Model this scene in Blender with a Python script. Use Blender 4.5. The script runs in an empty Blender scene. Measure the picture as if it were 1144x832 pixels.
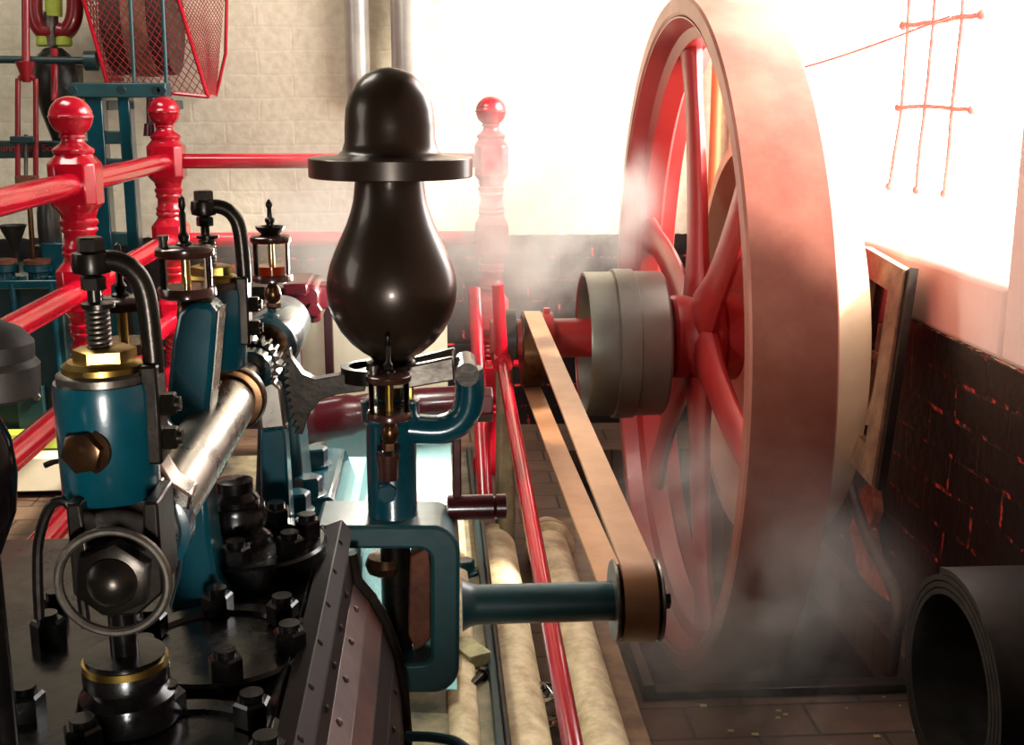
import bpy, bmesh, math, random
from mathutils import Vector, Matrix
random.seed(7)
PI = math.pi
S = bpy.context.scene
COL = S.collection
# ------------------------------------------------------------------ survey
FPX, HC = 1350.0, 1.18                       # focal length in pixels (1144 wide), eye height
PITCH = math.atan(308 / FPX)
YAW = math.atan(90 * math.cos(PITCH) / FPX)
RV = Vector((math.cos(YAW), -math.sin(YAW), 0))
FV = Vector((math.sin(YAW) * math.cos(PITCH), math.cos(YAW) * math.cos(PITCH), -math.sin(PITCH)))
UV = RV.cross(FV)
EYE = Vector((0, 0, HC))
def ray(x, y): return FV + RV * ((x - 572) / FPX) - UV * ((y - 416) / FPX)
def A(x, y, Y):
    d = ray(x, y); return EYE + d * (Y / d.y)
def AX(x, y, X):
    d = ray(x, y); return EYE + d * (X / d.x)
def AZ(x, y, Z):
    d = ray(x, y); return EYE + d * ((Z - HC) / d.z)
def SC(x, y, Y): return Y / ray(x, y).y / FPX   # metres per pixel there

# ------------------------------------------------------------------ materials
M = {}
def lin(c):
    f = lambda v: v / 12.92 if v <= .04045 else ((v + .055) / 1.055) ** 2.4
    return (f(c[0] / 255), f(c[1] / 255), f(c[2] / 255), 1)
def mat(name, col, rough=.4, metal=0, col2=None, nscale=20, namt=.5, bump=0, bscale=60, coat=0, spec=.5, rough2=None):
    m = bpy.data.materials.new(name); m.use_nodes = True
    nt = m.node_tree; b = nt.nodes['Principled BSDF']
    b.inputs['Roughness'].default_value = rough
    b.inputs['Metallic'].default_value = metal
    b.inputs['Specular IOR Level'].default_value = spec
    b.inputs['Coat Weight'].default_value = coat
    b.inputs['Coat Roughness'].default_value = .08
    tc = nt.nodes.new('ShaderNodeTexCoord')
    if col2 or rough2 is not None:
        n = nt.nodes.new('ShaderNodeTexNoise'); n.inputs['Scale'].default_value = nscale
        n.inputs['Detail'].default_value = 6; n.inputs['Roughness'].default_value = .65
        nt.links.new(tc.outputs['Object'], n.inputs['Vector'])
        r = nt.nodes.new('ShaderNodeValToRGB')
        r.color_ramp.elements[0].position = .5 - .25 * namt; r.color_ramp.elements[1].position = .5 + .3 * namt
        nt.links.new(n.outputs['Fac'], r.inputs['Fac'])
        if col2:
            r.color_ramp.elements[0].color = lin(col); r.color_ramp.elements[1].color = lin(col2)
            nt.links.new(r.outputs['Color'], b.inputs['Base Color'])
        else: b.inputs['Base Color'].default_value = lin(col)
        if rough2 is not None:
            mr = nt.nodes.new('ShaderNodeMapRange'); mr.inputs['To Min'].default_value = rough; mr.inputs['To Max'].default_value = rough2
            mr.inputs['From Min'].default_value = .35; mr.inputs['From Max'].default_value = .65
            nt.links.new(n.outputs['Fac'], mr.inputs['Value']); nt.links.new(mr.outputs['Result'], b.inputs['Roughness'])
    else: b.inputs['Base Color'].default_value = lin(col)
    if bump:
        n2 = nt.nodes.new('ShaderNodeTexNoise'); n2.inputs['Scale'].default_value = bscale; n2.inputs['Detail'].default_value = 4
        nt.links.new(tc.outputs['Object'], n2.inputs['Vector'])
        bp = nt.nodes.new('ShaderNodeBump'); bp.inputs['Strength'].default_value = bump; bp.inputs['Distance'].default_value = .0015
        nt.links.new(n2.outputs['Fac'], bp.inputs['Height']); nt.links.new(bp.outputs['Normal'], b.inputs['Normal'])
    M[name] = m; return m
mat('red', (174, 9, 34), .2, col2=(158, 7, 30), nscale=9, bump=.03, bscale=40, coat=.5)
mat('guard_wire', (150, 26, 36), .45, col2=(110, 20, 28), nscale=60)
mat('deep_red', (128, 20, 28), .3, col2=(110, 16, 24), nscale=14, coat=.3)
mat('dark_red', (70, 9, 19), .28, col2=(50, 7, 14), nscale=14, bump=.25, bscale=70, coat=.3)
mat('wheel_red', (176, 52, 50), .34, col2=(160, 40, 42), nscale=6, coat=.15)
mat('rim_steel', (176, 112, 96), .36, .25, col2=(150, 84, 72), nscale=5)
mat('teal', (4, 66, 78), .25, col2=(3, 52, 62), nscale=12, bump=.2, bscale=55, coat=.5)
mat('teal_grey', (24, 70, 74), .42, col2=(20, 56, 60), nscale=10, bump=.3, bscale=50, coat=.2)
mat('dark_teal', (20, 48, 50), .4, col2=(14, 34, 36), nscale=10, bump=.3)
mat('black_gloss', (46, 34, 25), .3, .45, col2=(54, 40, 29), nscale=7, bump=.04, bscale=120, coat=.2)
mat('oil_black', (7, 6, 6), .12, 0, col2=(14, 11, 10), nscale=22, rough2=.3, bump=.3, bscale=35, spec=.35)
mat('gun_metal', (52, 46, 40), .3, .8, col2=(34, 30, 27), nscale=30, bump=.15, bscale=120)
mat('steel', (186, 178, 166), .22, 1, col2=(158, 150, 140), nscale=16, rough2=.36, bump=.06, bscale=60)
mat('dull_steel', (120, 112, 102), .38, .85, col2=(72, 66, 60), nscale=26, bump=.3, bscale=80)
mat('drum_grey', (134, 132, 122), .36, .75, col2=(112, 110, 102), nscale=3, bump=.03)
mat('bronze', (98, 68, 42), .28, .85, col2=(62, 42, 28), nscale=30, bump=.12)
mat('brass', (178, 146, 74), .34, 1, col2=(140, 112, 50), nscale=30)
mat('brown_cap', (78, 46, 38), .22, .3, col2=(58, 34, 28), nscale=20, coat=.4)
mat('rubber', (22, 20, 18), .6, col2=(50, 40, 33), nscale=18, bump=.5, bscale=50)
mat('belt', (160, 116, 82), .36, col2=(134, 94, 64), nscale=9, bump=.12, bscale=120)
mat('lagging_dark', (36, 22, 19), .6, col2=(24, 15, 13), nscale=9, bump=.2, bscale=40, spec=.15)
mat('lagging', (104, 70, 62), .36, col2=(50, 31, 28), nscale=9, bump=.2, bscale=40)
mat('cream_pipe', (226, 208, 170), .5, col2=(164, 142, 106), nscale=16, bump=.6, bscale=30)
mat('cream_sheet', (240, 230, 204), .45, col2=(228, 216, 186), nscale=6)
mat('cyan_sheet', (176, 214, 212), .2, .1, col2=(136, 196, 202), nscale=5, coat=.4)
mat('pulley_face', (224, 212, 178), .36, .3, col2=(204, 190, 156), nscale=3)
mat('bed', (150, 138, 108), .5, col2=(70, 74, 62), nscale=10, bump=.5, bscale=40)
mat('wood', (176, 170, 128), .6, col2=(120, 112, 78), nscale=24, bump=.4)
mat('rust', (120, 66, 40), .7, .2, col2=(72, 40, 28), nscale=24, bump=.7, bscale=60)
mat('old_pipe', (70, 48, 40), .6, .2, col2=(46, 34, 30), nscale=30, bump=.5)
mat('orange_brick', (226, 126, 84), .85, col2=(150, 64, 42), nscale=20, bump=.8, bscale=40)
mat('board', (140, 112, 84), .6, col2=(96, 74, 56), nscale=14, bump=.3)
mat('lime', (176, 190, 70), .4, col2=(140, 156, 50), nscale=12)
mat('amber', (150, 40, 12), .1, coat=.5)
mat('dark_pipe', (52, 50, 46), .35, .4, col2=(36, 34, 30), nscale=20)
mat('grey_pipe', (186, 182, 172), .3, .3, col2=(160, 154, 146), nscale=6)
mat('corner_pipe', (206, 96, 54), .4)
mat('window_iron', (214, 136, 122), .6, col2=(190, 100, 96), nscale=30, bump=.4)
mat('letter_red', (150, 40, 36), .5)
mat('wood_dark', (58, 44, 30), .6, col2=(40, 30, 20), nscale=20)
def glassy(name, tint, fac):
    m = bpy.data.materials.new(name); m.use_nodes = True; nt = m.node_tree
    nt.nodes.remove(nt.nodes['Principled BSDF'])
    t = nt.nodes.new('ShaderNodeBsdfTransparent'); t.inputs['Color'].default_value = tint
    g = nt.nodes.new('ShaderNodeBsdfGlossy'); g.inputs['Roughness'].default_value = .04
    w = nt.nodes.new('ShaderNodeLayerWeight'); w.inputs['Blend'].default_value = fac
    x = nt.nodes.new('ShaderNodeMixShader')
    nt.links.new(w.outputs['Fresnel'], x.inputs['Fac']); nt.links.new(t.outputs[0], x.inputs[1]); nt.links.new(g.outputs[0], x.inputs[2])
    nt.links.new(x.outputs[0], nt.nodes['Material Output'].inputs['Surface'])
    M[name] = m
glassy('glass', (.975, .965, .93, 1), .22)
glassy('plastic', (.92, .92, .94, 1), .5)

def brick(name, axis, split):
    """painted brick: pale above the dado line, tarred black below it"""
    m = bpy.data.materials.new(name); m.use_nodes = True; nt = m.node_tree; L = nt.links.new
    b = nt.nodes['Principled BSDF']
    tc = nt.nodes.new('ShaderNodeTexCoord'); sp = nt.nodes.new('ShaderNodeSeparateXYZ'); L(tc.outputs['Object'], sp.inputs[0])
    cb = nt.nodes.new('ShaderNodeCombineXYZ'); L(sp.outputs[axis], cb.inputs[0]); L(sp.outputs['Z'], cb.inputs[1])
    nz = nt.nodes.new('ShaderNodeTexNoise'); nz.inputs['Scale'].default_value = 6; L(tc.outputs['Object'], nz.inputs['Vector'])
    dv = nt.nodes.new('ShaderNodeVectorMath'); dv.operation = 'MULTIPLY_ADD'; dv.inputs[1].default_value = (.02, .02, 0)
    L(nz.outputs['Color'], dv.inputs[0]); L(cb.outputs[0], dv.inputs[2])
    br = nt.nodes.new('ShaderNodeTexBrick'); L(dv.outputs[0], br.inputs['Vector'])
    br.inputs['Scale'].default_value = 1; br.inputs['Brick Width'].default_value = .232; br.inputs['Row Height'].default_value = .079
    br.inputs['Mortar Size'].default_value = .006; br.inputs['Mortar Smooth'].default_value = .7
    br.inputs['Color1'].default_value = (1, 1, 1, 1); br.inputs['Color2'].default_value = (.85, .85, .85, 1); br.inputs['Mortar'].default_value = (0, 0, 0, 1)
    fine = nt.nodes.new('ShaderNodeTexNoise'); fine.inputs['Scale'].default_value = 34; fine.inputs['Detail'].default_value = 6; L(tc.outputs['Object'], fine.inputs['Vector'])
    # pale paint
    rp = nt.nodes.new('ShaderNodeValToRGB'); rp.color_ramp.elements[0].position = .3; rp.color_ramp.elements[1].position = .6
    rp.color_ramp.elements[0].color = lin((206, 194, 168)); rp.color_ramp.elements[1].color = lin((220, 210, 186)); L(fine.outputs['Fac'], rp.inputs['Fac'])
    # tar, with red brick showing where it has flaked off the joints
    rt = nt.nodes.new('ShaderNodeValToRGB'); rt.color_ramp.elements[0].color = lin((20, 10, 11)); rt.color_ramp.elements[1].color = lin((10, 8, 8)); L(fine.outputs['Fac'], rt.inputs['Fac'])
    fl = nt.nodes.new('ShaderNodeTexNoise'); fl.inputs['Scale'].default_value = 26; fl.inputs['Detail'].default_value = 8; fl.inputs['Roughness'].default_value = .75; L(tc.outputs['Object'], fl.inputs['Vector'])
    fr = nt.nodes.new('ShaderNodeMapRange'); fr.inputs['From Min'].default_value = .53; fr.inputs['From Max'].default_value = .58; L(fl.outputs['Fac'], fr.inputs['Value'])
    mo = nt.nodes.new('ShaderNodeMath'); mo.operation = 'MULTIPLY'; L(br.outputs['Fac'], mo.inputs[0]); L(fr.outputs['Result'], mo.inputs[1])
    mt = nt.nodes.new('ShaderNodeMix'); mt.data_type = 'RGBA'; L(mo.outputs[0], mt.inputs['Factor']); L(rt.outputs['Color'], mt.inputs[6]); mt.inputs[7].default_value = lin((214, 60, 54))
    # split at the dado height
    ez = nt.nodes.new('ShaderNodeMath'); ez.operation = 'MULTIPLY_ADD'; ez.inputs[1].default_value = .014; L(fine.outputs['Fac'], ez.inputs[0]); L(sp.outputs['Z'], ez.inputs[2])
    gt = nt.nodes.new('ShaderNodeMath'); gt.operation = 'GREATER_THAN'; gt.inputs[1].default_value = split + .007; L(ez.outputs[0], gt.inputs[0])
    mx = nt.nodes.new('ShaderNodeMix'); mx.data_type = 'RGBA'; L(gt.outputs[0], mx.inputs['Factor']); L(mt.outputs[2], mx.inputs[6]); L(rp.outputs['Color'], mx.inputs[7])
    L(mx.outputs[2], b.inputs['Base Color'])
    rr = nt.nodes.new('ShaderNodeMapRange'); rr.inputs['To Min'].default_value = .38; rr.inputs['To Max'].default_value = .7; L(gt.outputs[0], rr.inputs['Value']); L(rr.outputs['Result'], b.inputs['Roughness'])
    hs = nt.nodes.new('ShaderNodeMath'); hs.operation = 'MULTIPLY_ADD'; hs.inputs[1].default_value = -.2; L(br.outputs['Fac'], hs.inputs[0]); L(fine.outputs['Fac'], hs.inputs[2])
    bp = nt.nodes.new('ShaderNodeBump'); bp.inputs['Strength'].default_value = .5; bp.inputs['Distance'].default_value = .005; L(hs.outputs[0], bp.inputs['Height']); L(bp.outputs['Normal'], b.inputs['Normal'])
    M[name] = m
brick('brick_back', 'X', .70)
brick('brick_side', 'Y', .70)
def floor_mat():
    m = bpy.data.materials.new('floor_brick'); m.use_nodes = True; nt = m.node_tree; L = nt.links.new
    b = nt.nodes['Principled BSDF']; tc = nt.nodes.new('ShaderNodeTexCoord')
    mp = nt.nodes.new('ShaderNodeMapping'); mp.inputs['Rotation'].default_value = (0, 0, 0); L(tc.outputs['Object'], mp.inputs[0])
    br = nt.nodes.new('ShaderNodeTexBrick'); L(mp.outputs[0], br.inputs['Vector'])
    br.inputs['Scale'].default_value = 1; br.inputs['Brick Width'].default_value = .24; br.inputs['Row Height'].default_value = .12; br.inputs['Mortar Size'].default_value = .004
    br.inputs['Color1'].default_value = lin((104, 80, 62)); br.inputs['Color2'].default_value = lin((84, 62, 48)); br.inputs['Mortar'].default_value = lin((48, 34, 28))
    n = nt.nodes.new('ShaderNodeTexNoise'); n.inputs['Scale'].default_value = 7; n.inputs['Detail'].default_value = 8; n.inputs['Roughness'].default_value = .7; L(tc.outputs['Object'], n.inputs['Vector'])
    mx = nt.nodes.new('ShaderNodeMix'); mx.data_type = 'RGBA'; mx.blend_type = 'MULTIPLY'; mx.inputs['Factor'].default_value = .75
    r = nt.nodes.new('ShaderNodeValToRGB'); r.color_ramp.elements[0].position = .35; r.color_ramp.elements[1].position = .65
    r.color_ramp.elements[0].color = (.35, .33, .3, 1); L(n.outputs['Fac'], r.inputs['Fac'])
    L(br.outputs['Color'], mx.inputs[6]); L(r.outputs['Color'], mx.inputs[7]); L(mx.outputs[2], b.inputs['Base Color'])
    b.inputs['Roughness'].default_value = .55
    bp = nt.nodes.new('ShaderNodeBump'); bp.inputs['Strength'].default_value = .5; bp.inputs['Distance'].default_value = .008
    hs = nt.nodes.new('ShaderNodeMath'); hs.operation = 'MULTIPLY_ADD'; hs.inputs[1].default_value = -.5; L(br.outputs['Fac'], hs.inputs[0]); L(n.outputs['Fac'], hs.inputs[2])
    L(hs.outputs[0], bp.inputs['Height']); L(bp.outputs['Normal'], b.inputs['Normal'])
    M['floor_brick'] = m
floor_mat()
mat('plaster', (248, 220, 210), .7, col2=(242, 208, 198), nscale=8, bump=.4, bscale=20)
mat('dim_paint', (84, 76, 66), .8, col2=(72, 64, 56), nscale=4)
mat('pit_black', (22, 18, 18), .7, col2=(34, 28, 26), nscale=10, bump=.4)

# ------------------------------------------------------------------ mesh building
def frame_from(axis):
    a = Vector(axis).normalized()
    h = Vector((0, 0, 1)) if abs(a.z) < .9 else Vector((0, 1, 0))
    u = h.cross(a).normalized(); v = a.cross(u)
    return u, v, a
class MB:
    def __init__(s): s.bm = bmesh.new()
    def lathe(s, prof, o=(0, 0, 0), axis=(0, 0, 1), seg=32, closed=False, arc=None):
        """prof: (radius, distance along axis); radius 0 closes; open ends are capped"""
        u, v, a = frame_from(axis); o = Vector(o); rings = []
        for r, h in prof:
            if r <= 1e-6: rings.append([s.bm.verts.new(o + a * h)])
            else: rings.append([s.bm.verts.new(o + a * h + (u * math.cos(2 * PI * k / seg) + v * math.sin(2 * PI * k / seg)) * r) for k in range(seg)])
        pairs = list(zip(rings, rings[1:]))
        if closed: pairs.append((rings[-1], rings[0]))
        for p, q in pairs:
            for k in range(seg):
                k2 = (k + 1) % seg
                if len(p) == 1 and len(q) == 1: continue
                if len(p) == 1: s.bm.faces.new((p[0], q[k2], q[k]))
                elif len(q) == 1: s.bm.faces.new((p[k], p[k2], q[0]))
                else: s.bm.faces.new((p[k], p[k2], q[k2], q[k]))
        if not closed:
            if len(rings[0]) > 1: s.bm.faces.new(rings[0][::-1])
            if len(rings[-1]) > 1: s.bm.faces.new(rings[-1])
        return s
    def cyl(s, p, q, r, r2=None, seg=24, ch=0):
        p, q = Vector(p), Vector(q); h = (q - p).length; r2 = r if r2 is None else r2
        pr = [(r, 0), (r2, h)] if not ch else [(r - ch, 0), (r, ch), (r2, h - ch), (r2 - ch, h)]
        return s.lathe(pr, p, q - p, seg)
    def ring(s, o, axis, R, r, seg=48, sg=10):
        pr = [(R + r * math.cos(2 * PI * k / sg), r * math.sin(2 * PI * k / sg)) for k in range(sg)]
        return s.lathe(pr, o, axis, seg, closed=True)
    def annulus(s, o, axis, ri, ro, h, seg=48):
        return s.lathe([(ri, 0), (ro, 0), (ro, h), (ri, h)], o, axis, seg, closed=True)
    def sphere(s, o, r, seg=24, sx=1, sz=1):
        n = seg // 2
        return s.lathe([(r * math.sin(PI * k / n) * sx if 0 < k < n else 0, -r * math.cos(PI * k / n) * sz) for k in range(n + 1)], o, (0, 0, 1), seg)
    def hex(s, o, r, h, axis=(0, 0, 1), rot=0, dome=True):
        u, v, a = frame_from(axis); o = Vector(o)
        def rg(rr, hh): return [s.bm.verts.new(o + a * hh + (u * math.cos(PI * k / 3 + rot) + v * math.sin(PI * k / 3 + rot)) * rr) for k in range(6)]
        rs = [rg(r, 0), rg(r, h * .88), rg(r * .86, h)] if dome else [rg(r, 0), rg(r, h)]
        for p, q in zip(rs, rs[1:]):
            for k in range(6): s.bm.faces.new((p[k], p[(k + 1) % 6], q[(k + 1) % 6], q[k]))
        s.bm.faces.new(rs[0][::-1]); s.bm.faces.new(rs[-1])
        return s
    def tube(s, pts, r, seg=12, closed=False, flat=None, up=None):
        pts = [Vector(p) for p in pts]; n = len(pts); rs = r if isinstance(r, (list, tuple)) else [r] * n
        rings = []; u = None
        for i in range(n):
            if closed: t = pts[(i + 1) % n] - pts[i - 1]
            else: t = pts[min(i + 1, n - 1)] - pts[max(i - 1, 0)]
            t.normalize()
            if u is None:
                u = Vector(up) if up else (Vector((0, 0, 1)) if abs(t.z) < .9 else Vector((0, 1, 0)))
            u = (u - t * u.dot(t)).normalized(); v = t.cross(u)
            f = flat or (1, 1)
            rings.append([s.bm.verts.new(pts[i] + (u * math.cos(2 * PI * k / seg) * f[0] + v * math.sin(2 * PI * k / seg) * f[1]) * rs[i]) for k in range(seg)])
        prs = list(zip(rings, rings[1:])) + ([(rings[-1], rings[0])] if closed else [])
        for p, q in prs:
            for k in range(seg): s.bm.faces.new((p[k], p[(k + 1) % seg], q[(k + 1) % seg], q[k]))
        if not closed: s.bm.faces.new(rings[0][::-1]); s.bm.faces.new(rings[-1])
        return s
    def box(s, x0, x1, y0, y1, z0, z1):
        v = [s.bm.verts.new((x, y, z)) for z in (z0, z1) for y in (y0, y1) for x in (x0, x1)]
        for f in ((0, 2, 3, 1), (4, 5, 7, 6), (0, 1, 5, 4), (2, 6, 7, 3), (0, 4, 6, 2), (1, 3, 7, 5)): s.bm.faces.new([v[i] for i in f])
        return s
    def prism(s, pts, d):
        """polygon of 3-D points pushed along vector d"""
        d = Vector(d); a = [s.bm.verts.new(Vector(p)) for p in pts]; b = [s.bm.verts.new(Vector(p) + d) for p in pts]; n = len(a)
        s.bm.faces.new(a[::-1]); s.bm.faces.new(b)
        for k in range(n): s.bm.faces.new((a[k], a[(k + 1) % n], b[(k + 1) % n], b[k]))
        return s
    def sheet(s, rows, thick):
        """grid of points given a thickness along its normals"""
        g = [[s.bm.verts.new(Vector(p)) for p in r] for r in rows]; fs = []
        for r, q in zip(g, g[1:]):
            for k in range(len(r) - 1): fs.append(s.bm.faces.new((r[k], r[k + 1], q[k + 1], q[k])))
        s.bm.normal_update()
        bmesh.ops.solidify(s.bm, geom=fs, thickness=thick)
        return s
def bez(p, n=10):
    """smooth path through points (Catmull-Rom)"""
    p = [Vector(q) for q in p]; out = []
    for i in range(len(p) - 1):
        a, b, c, d = p[max(i - 1, 0)], p[i], p[i + 1], p[min(i + 2, len(p) - 1)]
        for k in range(n):
            t = k / n
            out.append(.5 * ((2 * b) + (c - a) * t + (2 * a - 5 * b + 4 * c - d) * t * t + (3 * b - a - 3 * c + d) * t ** 3))
    return out + [p[-1]]
WL = {}
def wl(o): return WL.get(o.name, Vector((0, 0, 0))) if o else Vector((0, 0, 0))
def obj(name, mb, m, parent=None, bevel=0, ang=35, label=None, base=None):
    bm = mb.bm
    bmesh.ops.recalc_face_normals(bm, faces=bm.faces)
    off = wl(parent) if parent else (Vector(base) if base else Vector((0, 0, 0)))
    if off.length: bmesh.ops.translate(bm, verts=bm.verts, vec=-off)
    for f in bm.faces: f.smooth = True
    lim = math.radians(ang)
    for e in bm.edges:
        if len(e.link_faces) == 2 and e.calc_face_angle(0) > lim: e.smooth = False
    me = bpy.data.meshes.new(name); bm.to_mesh(me); bm.free()
    me.materials.append(M[m])
    o = bpy.data.objects.new(name, me); COL.objects.link(o)
    if parent: o.parent = parent
    elif base: o.location = base
    WL[o.name] = off
    if bevel:
        b = o.modifiers.new('edge', 'BEVEL'); b.width = bevel; b.segments = 2; b.limit_method = 'ANGLE'; b.angle_limit = math.radians(40)
    if label: o['label'] = label
    return o
def tag(o, label, cat, group=None, kind=None):
    o['label'] = label; o['category'] = cat
    if group: o['group'] = group
    if kind: o['kind'] = kind
    return o
def thing(name, label, cat, loc=(0, 0, 0), group=None):
    o = bpy.data.objects.new(name, None); COL.objects.link(o); o.location = loc; o.empty_display_size = .05
    WL[o.name] = Vector(loc); return tag(o, label, cat, group)
def struct(name, mb, m, parent=None, bevel=0, label=None):
    o = obj(name, mb, m, parent, bevel); 
    if not parent: o['kind'] = 'structure'
    if label: o['label'] = label
    return o
def dup(root, delta, label, group=None):
    r = root.copy(); COL.objects.link(r); r.location = root.location + Vector(delta); r['label'] = label
    if group: r['group'] = group
    for ch in list(root.children):
        c = ch.copy(); COL.objects.link(c); c.parent = r
        for g in list(ch.children):
            d = g.copy(); COL.objects.link(d); d.parent = c
    return r

# ================================================================== THE ROOM
XW, YW = 1.045, 4.3            # right wall, back wall
DADO = .70
WY0, WY1, WZ0 = 2.13, 4.2, .84   # window opening in the right wall
f = MB()   # floor with the flywheel pit left open
PX0, PX1, PY0, PY1 = .435, 1.0, 2.24, 3.95
for b in ((-3.2, PX0, -2.2, YW), (PX0, PX1, -2.2, PY0), (PX0, PX1, PY1, YW), (PX1, 1.6, -2.2, YW)): f.box(b[0], b[1], b[2], b[3], -.12, 0)
struct('floor', f, 'floor_brick', label='dark worn brick floor with the flywheel pit in it')
p = MB().box(PX0 - .05, PX1 + .05, PY0 - .05, PY1 + .05, -.5, -.45)
p.box(PX0 - .05, PX0, PY0, PY1, -.45, -.12).box(PX1, PX1 + .05, PY0, PY1, -.45, -.12).box(PX0, PX1, PY0 - .05, PY0, -.45, -.12).box(PX0, PX1, PY1, PY1 + .05, -.45, -.12)
struct('floor_pit', p, 'pit_black', label='black pit the flywheel turns in')
struct('wall_back', MB().box(-3.2, 1.6, YW, YW + .25, 0, 3.0), 'brick_back', label='cream painted brick wall with a black tarred lower part')
struct('wall_left', MB().box(-3.3, -3.2, -2.2, YW, 0, 3.0), 'dim_paint', label='left brick wall')
struct('ceiling', MB().box(-3.3, 1.7, -2.3, YW + .2, 3.0, 3.1), 'dim_paint', label='pale ceiling')
w = MB().box(-3.3, 1.7, -2.3, -2.2, 0, 3)
struct('wall_front', w, 'dim_paint', label='brick wall behind the viewer')
WX = XW + .32
w = MB().prism([(XW, -2.2, DADO), (WX, -2.2, DADO), (WX, 1.9, DADO), (XW, WY0, DADO)], (0, 0, 3.0 - DADO)).box(XW, WX, WY1, YW, DADO, 3.0).box(XW, WX, 1.5, WY1, 2.75, 3.0)  # unseen near jamb splays outward, shaped to let sun reach the flywheel
# splayed sill under the opening
sill_lo = [w.bm.verts.new(q) for q in ((XW, WY0, DADO), (XW, WY0, WZ0), (WX, 1.9, .93), (WX, 1.9, DADO))]
sill_hi = [w.bm.verts.new(q) for q in ((XW, WY1, DADO), (XW, WY1, WZ0), (WX, WY1, .93), (WX, WY1, DADO))]
for k in range(4): w.bm.faces.new((sill_lo[k], sill_lo[(k + 1) % 4], sill_hi[(k + 1) % 4], sill_hi[k]))
w.bm.faces.new(sill_lo); w.bm.faces.new(sill_hi)
struct('wall_right', w, 'plaster', label='pale pink painted wall with a deep splayed window opening', bevel=.012)
struct('wall_right_dado', MB().box(XW + .004, WX, -2.2, YW, 0, DADO), 'brick_side', label='black tarred brick lower wall with red joints showing')

# the window: leaded iron bars in the opening
win = bpy.data.objects.new('window_1', None); COL.objects.link(win); win['kind'] = 'structure'; win['label'] = 'bright window with rusty iron glazing bars in the right wall'
WL[win.name] = Vector((0, 0, 0))
XB = 1.25
def bar(name, pts, r):
    ps = bez([AX(x, y, XB) for x, y in pts], 6)
    ps = [q + Vector((0, random.uniform(-1, 1) * .0016, random.uniform(-1, 1) * .0016)) for q in ps]
    mb = MB().tube(ps, r, 8)
    for q in (ps[0], ps[-1]): mb.sphere(q, r * 1.9, 10)
    obj(name, mb, 'window_iron', win)
bar('vertical_bar', [(1018, -60), (1015, 25), (1008, 118), (1000, 170), (994, 208)], .0065)
bar('vertical_bar', [(1049, -60), (1043, 28), (1034, 118), (1028, 165), (1024, 212)], .006)
bar('vertical_bar', [(1080, -60), (1075, 24), (1064, 120), (1060, 170), (1055, 216)], .006)
bar('cross_bar', [(1010, 28), (1045, 25), (1075, 19), (1098, 17)], .007)
bar('cross_bar', [(1004, 120), (1034, 119), (1064, 121), (1086, 123)], .006)
fr = MB()
for b in ((1.9, WY1, 2.7, 2.75), (1.9, 1.93, .93, 2.75)): fr.box(WX - .05, WX - .01, b[0], b[1], b[2], b[3])
obj('window_frame', fr, 'plaster', win)

# pipes on the back wall
t = MB().tube([(A(399, 40, YW - .07).x, YW - .07, 3.0), (A(399, 40, YW - .07).x, YW - .07, 1.26), *bez([(A(399, 40, YW - .07).x, YW - .07, 1.25), (A(399, 40, YW - .07).x, YW - .05, 1.20), (A(399, 40, YW - .07).x, YW + .02, 1.17)], 6)], .041, 20)
tag(obj('wall_pipe', t, 'grey_pipe'), 'slim grey vertical pipe on the cream wall above the governor', 'pipe')
t = MB().cyl((A(456, 40, YW - .1).x, YW - .09, .72), (A(456, 40, YW - .1).x, YW - .09, 3.0), .058)
tag(obj('wall_pipe', t, 'grey_pipe'), 'stout grey vertical pipe on the cream wall directly behind the governor dome', 'pipe')
q = A(802, 110, 4.2)
t = MB().cyl((q.x, 4.22, .0), (q.x, 4.22, 3.0), .02)
tag(obj('wall_pipe', t, 'corner_pipe'), 'thin orange vertical pipe in the corner seen through the flywheel', 'pipe')
a, b = AX(1062, 18, XB - .02), Vector((q.x + .02, 4.2, 1.22))
t = MB().tube([a + (b - a) * k / 12 + Vector((0, 0, -.02 * math.sin(PI * k / 12))) for k in range(13)], .0035, 8)
tag(obj('sash_cord', t, 'window_iron'), 'thin red cord stretched from the window bars across to the flywheel', 'cord')

# ================================================================== FLYWHEEL AND CRANKSHAFT
CY, CZ, RW = 3.0, .582, .834
fw = thing('flywheel', 'large red spoked flywheel with polished rim turning by the window', 'flywheel', (.674, CY, CZ))
X0, X1 = .587, .76
r = MB()
r.lathe([(RW - .006, 0), (RW, .005), (RW, .168), (RW - .006, .173), (.795, .173), (.785, .165), (.765, .125), (.74, .112), (.74, .062), (.765, .048), (.785, .008), (.795, 0)], (X0, CY, CZ), (1, 0, 0), 160, closed=True)
obj('rim', r, 'rim_steel', fw, ang=25)
r = MB().lathe([(.7855, .004), (.766, .047), (.7405, .061), (.7405, .113), (.766, .126), (.7855, .169), (.782, .169), (.762, .127), (.737, .114), (.737, .06), (.762, .046), (.782, .004)], (X0, CY, CZ), (1, 0, 0), 160, closed=True)
obj('rim_lining', r, 'wheel_red', fw, label='red painted inner face of the rim')
h = MB().lathe([(.052, -.075), (.1, -.075), (.105, -.068), (.105, -.03), (.125, 0), (.125, .03), (.115, .045), (.105, .05), (.112, .055), (.112, .09), (.106, .096), (.052, .096)], (.674, CY, CZ), (1, 0, 0), 48)
obj('hub', h, 'wheel_red', fw)
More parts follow.
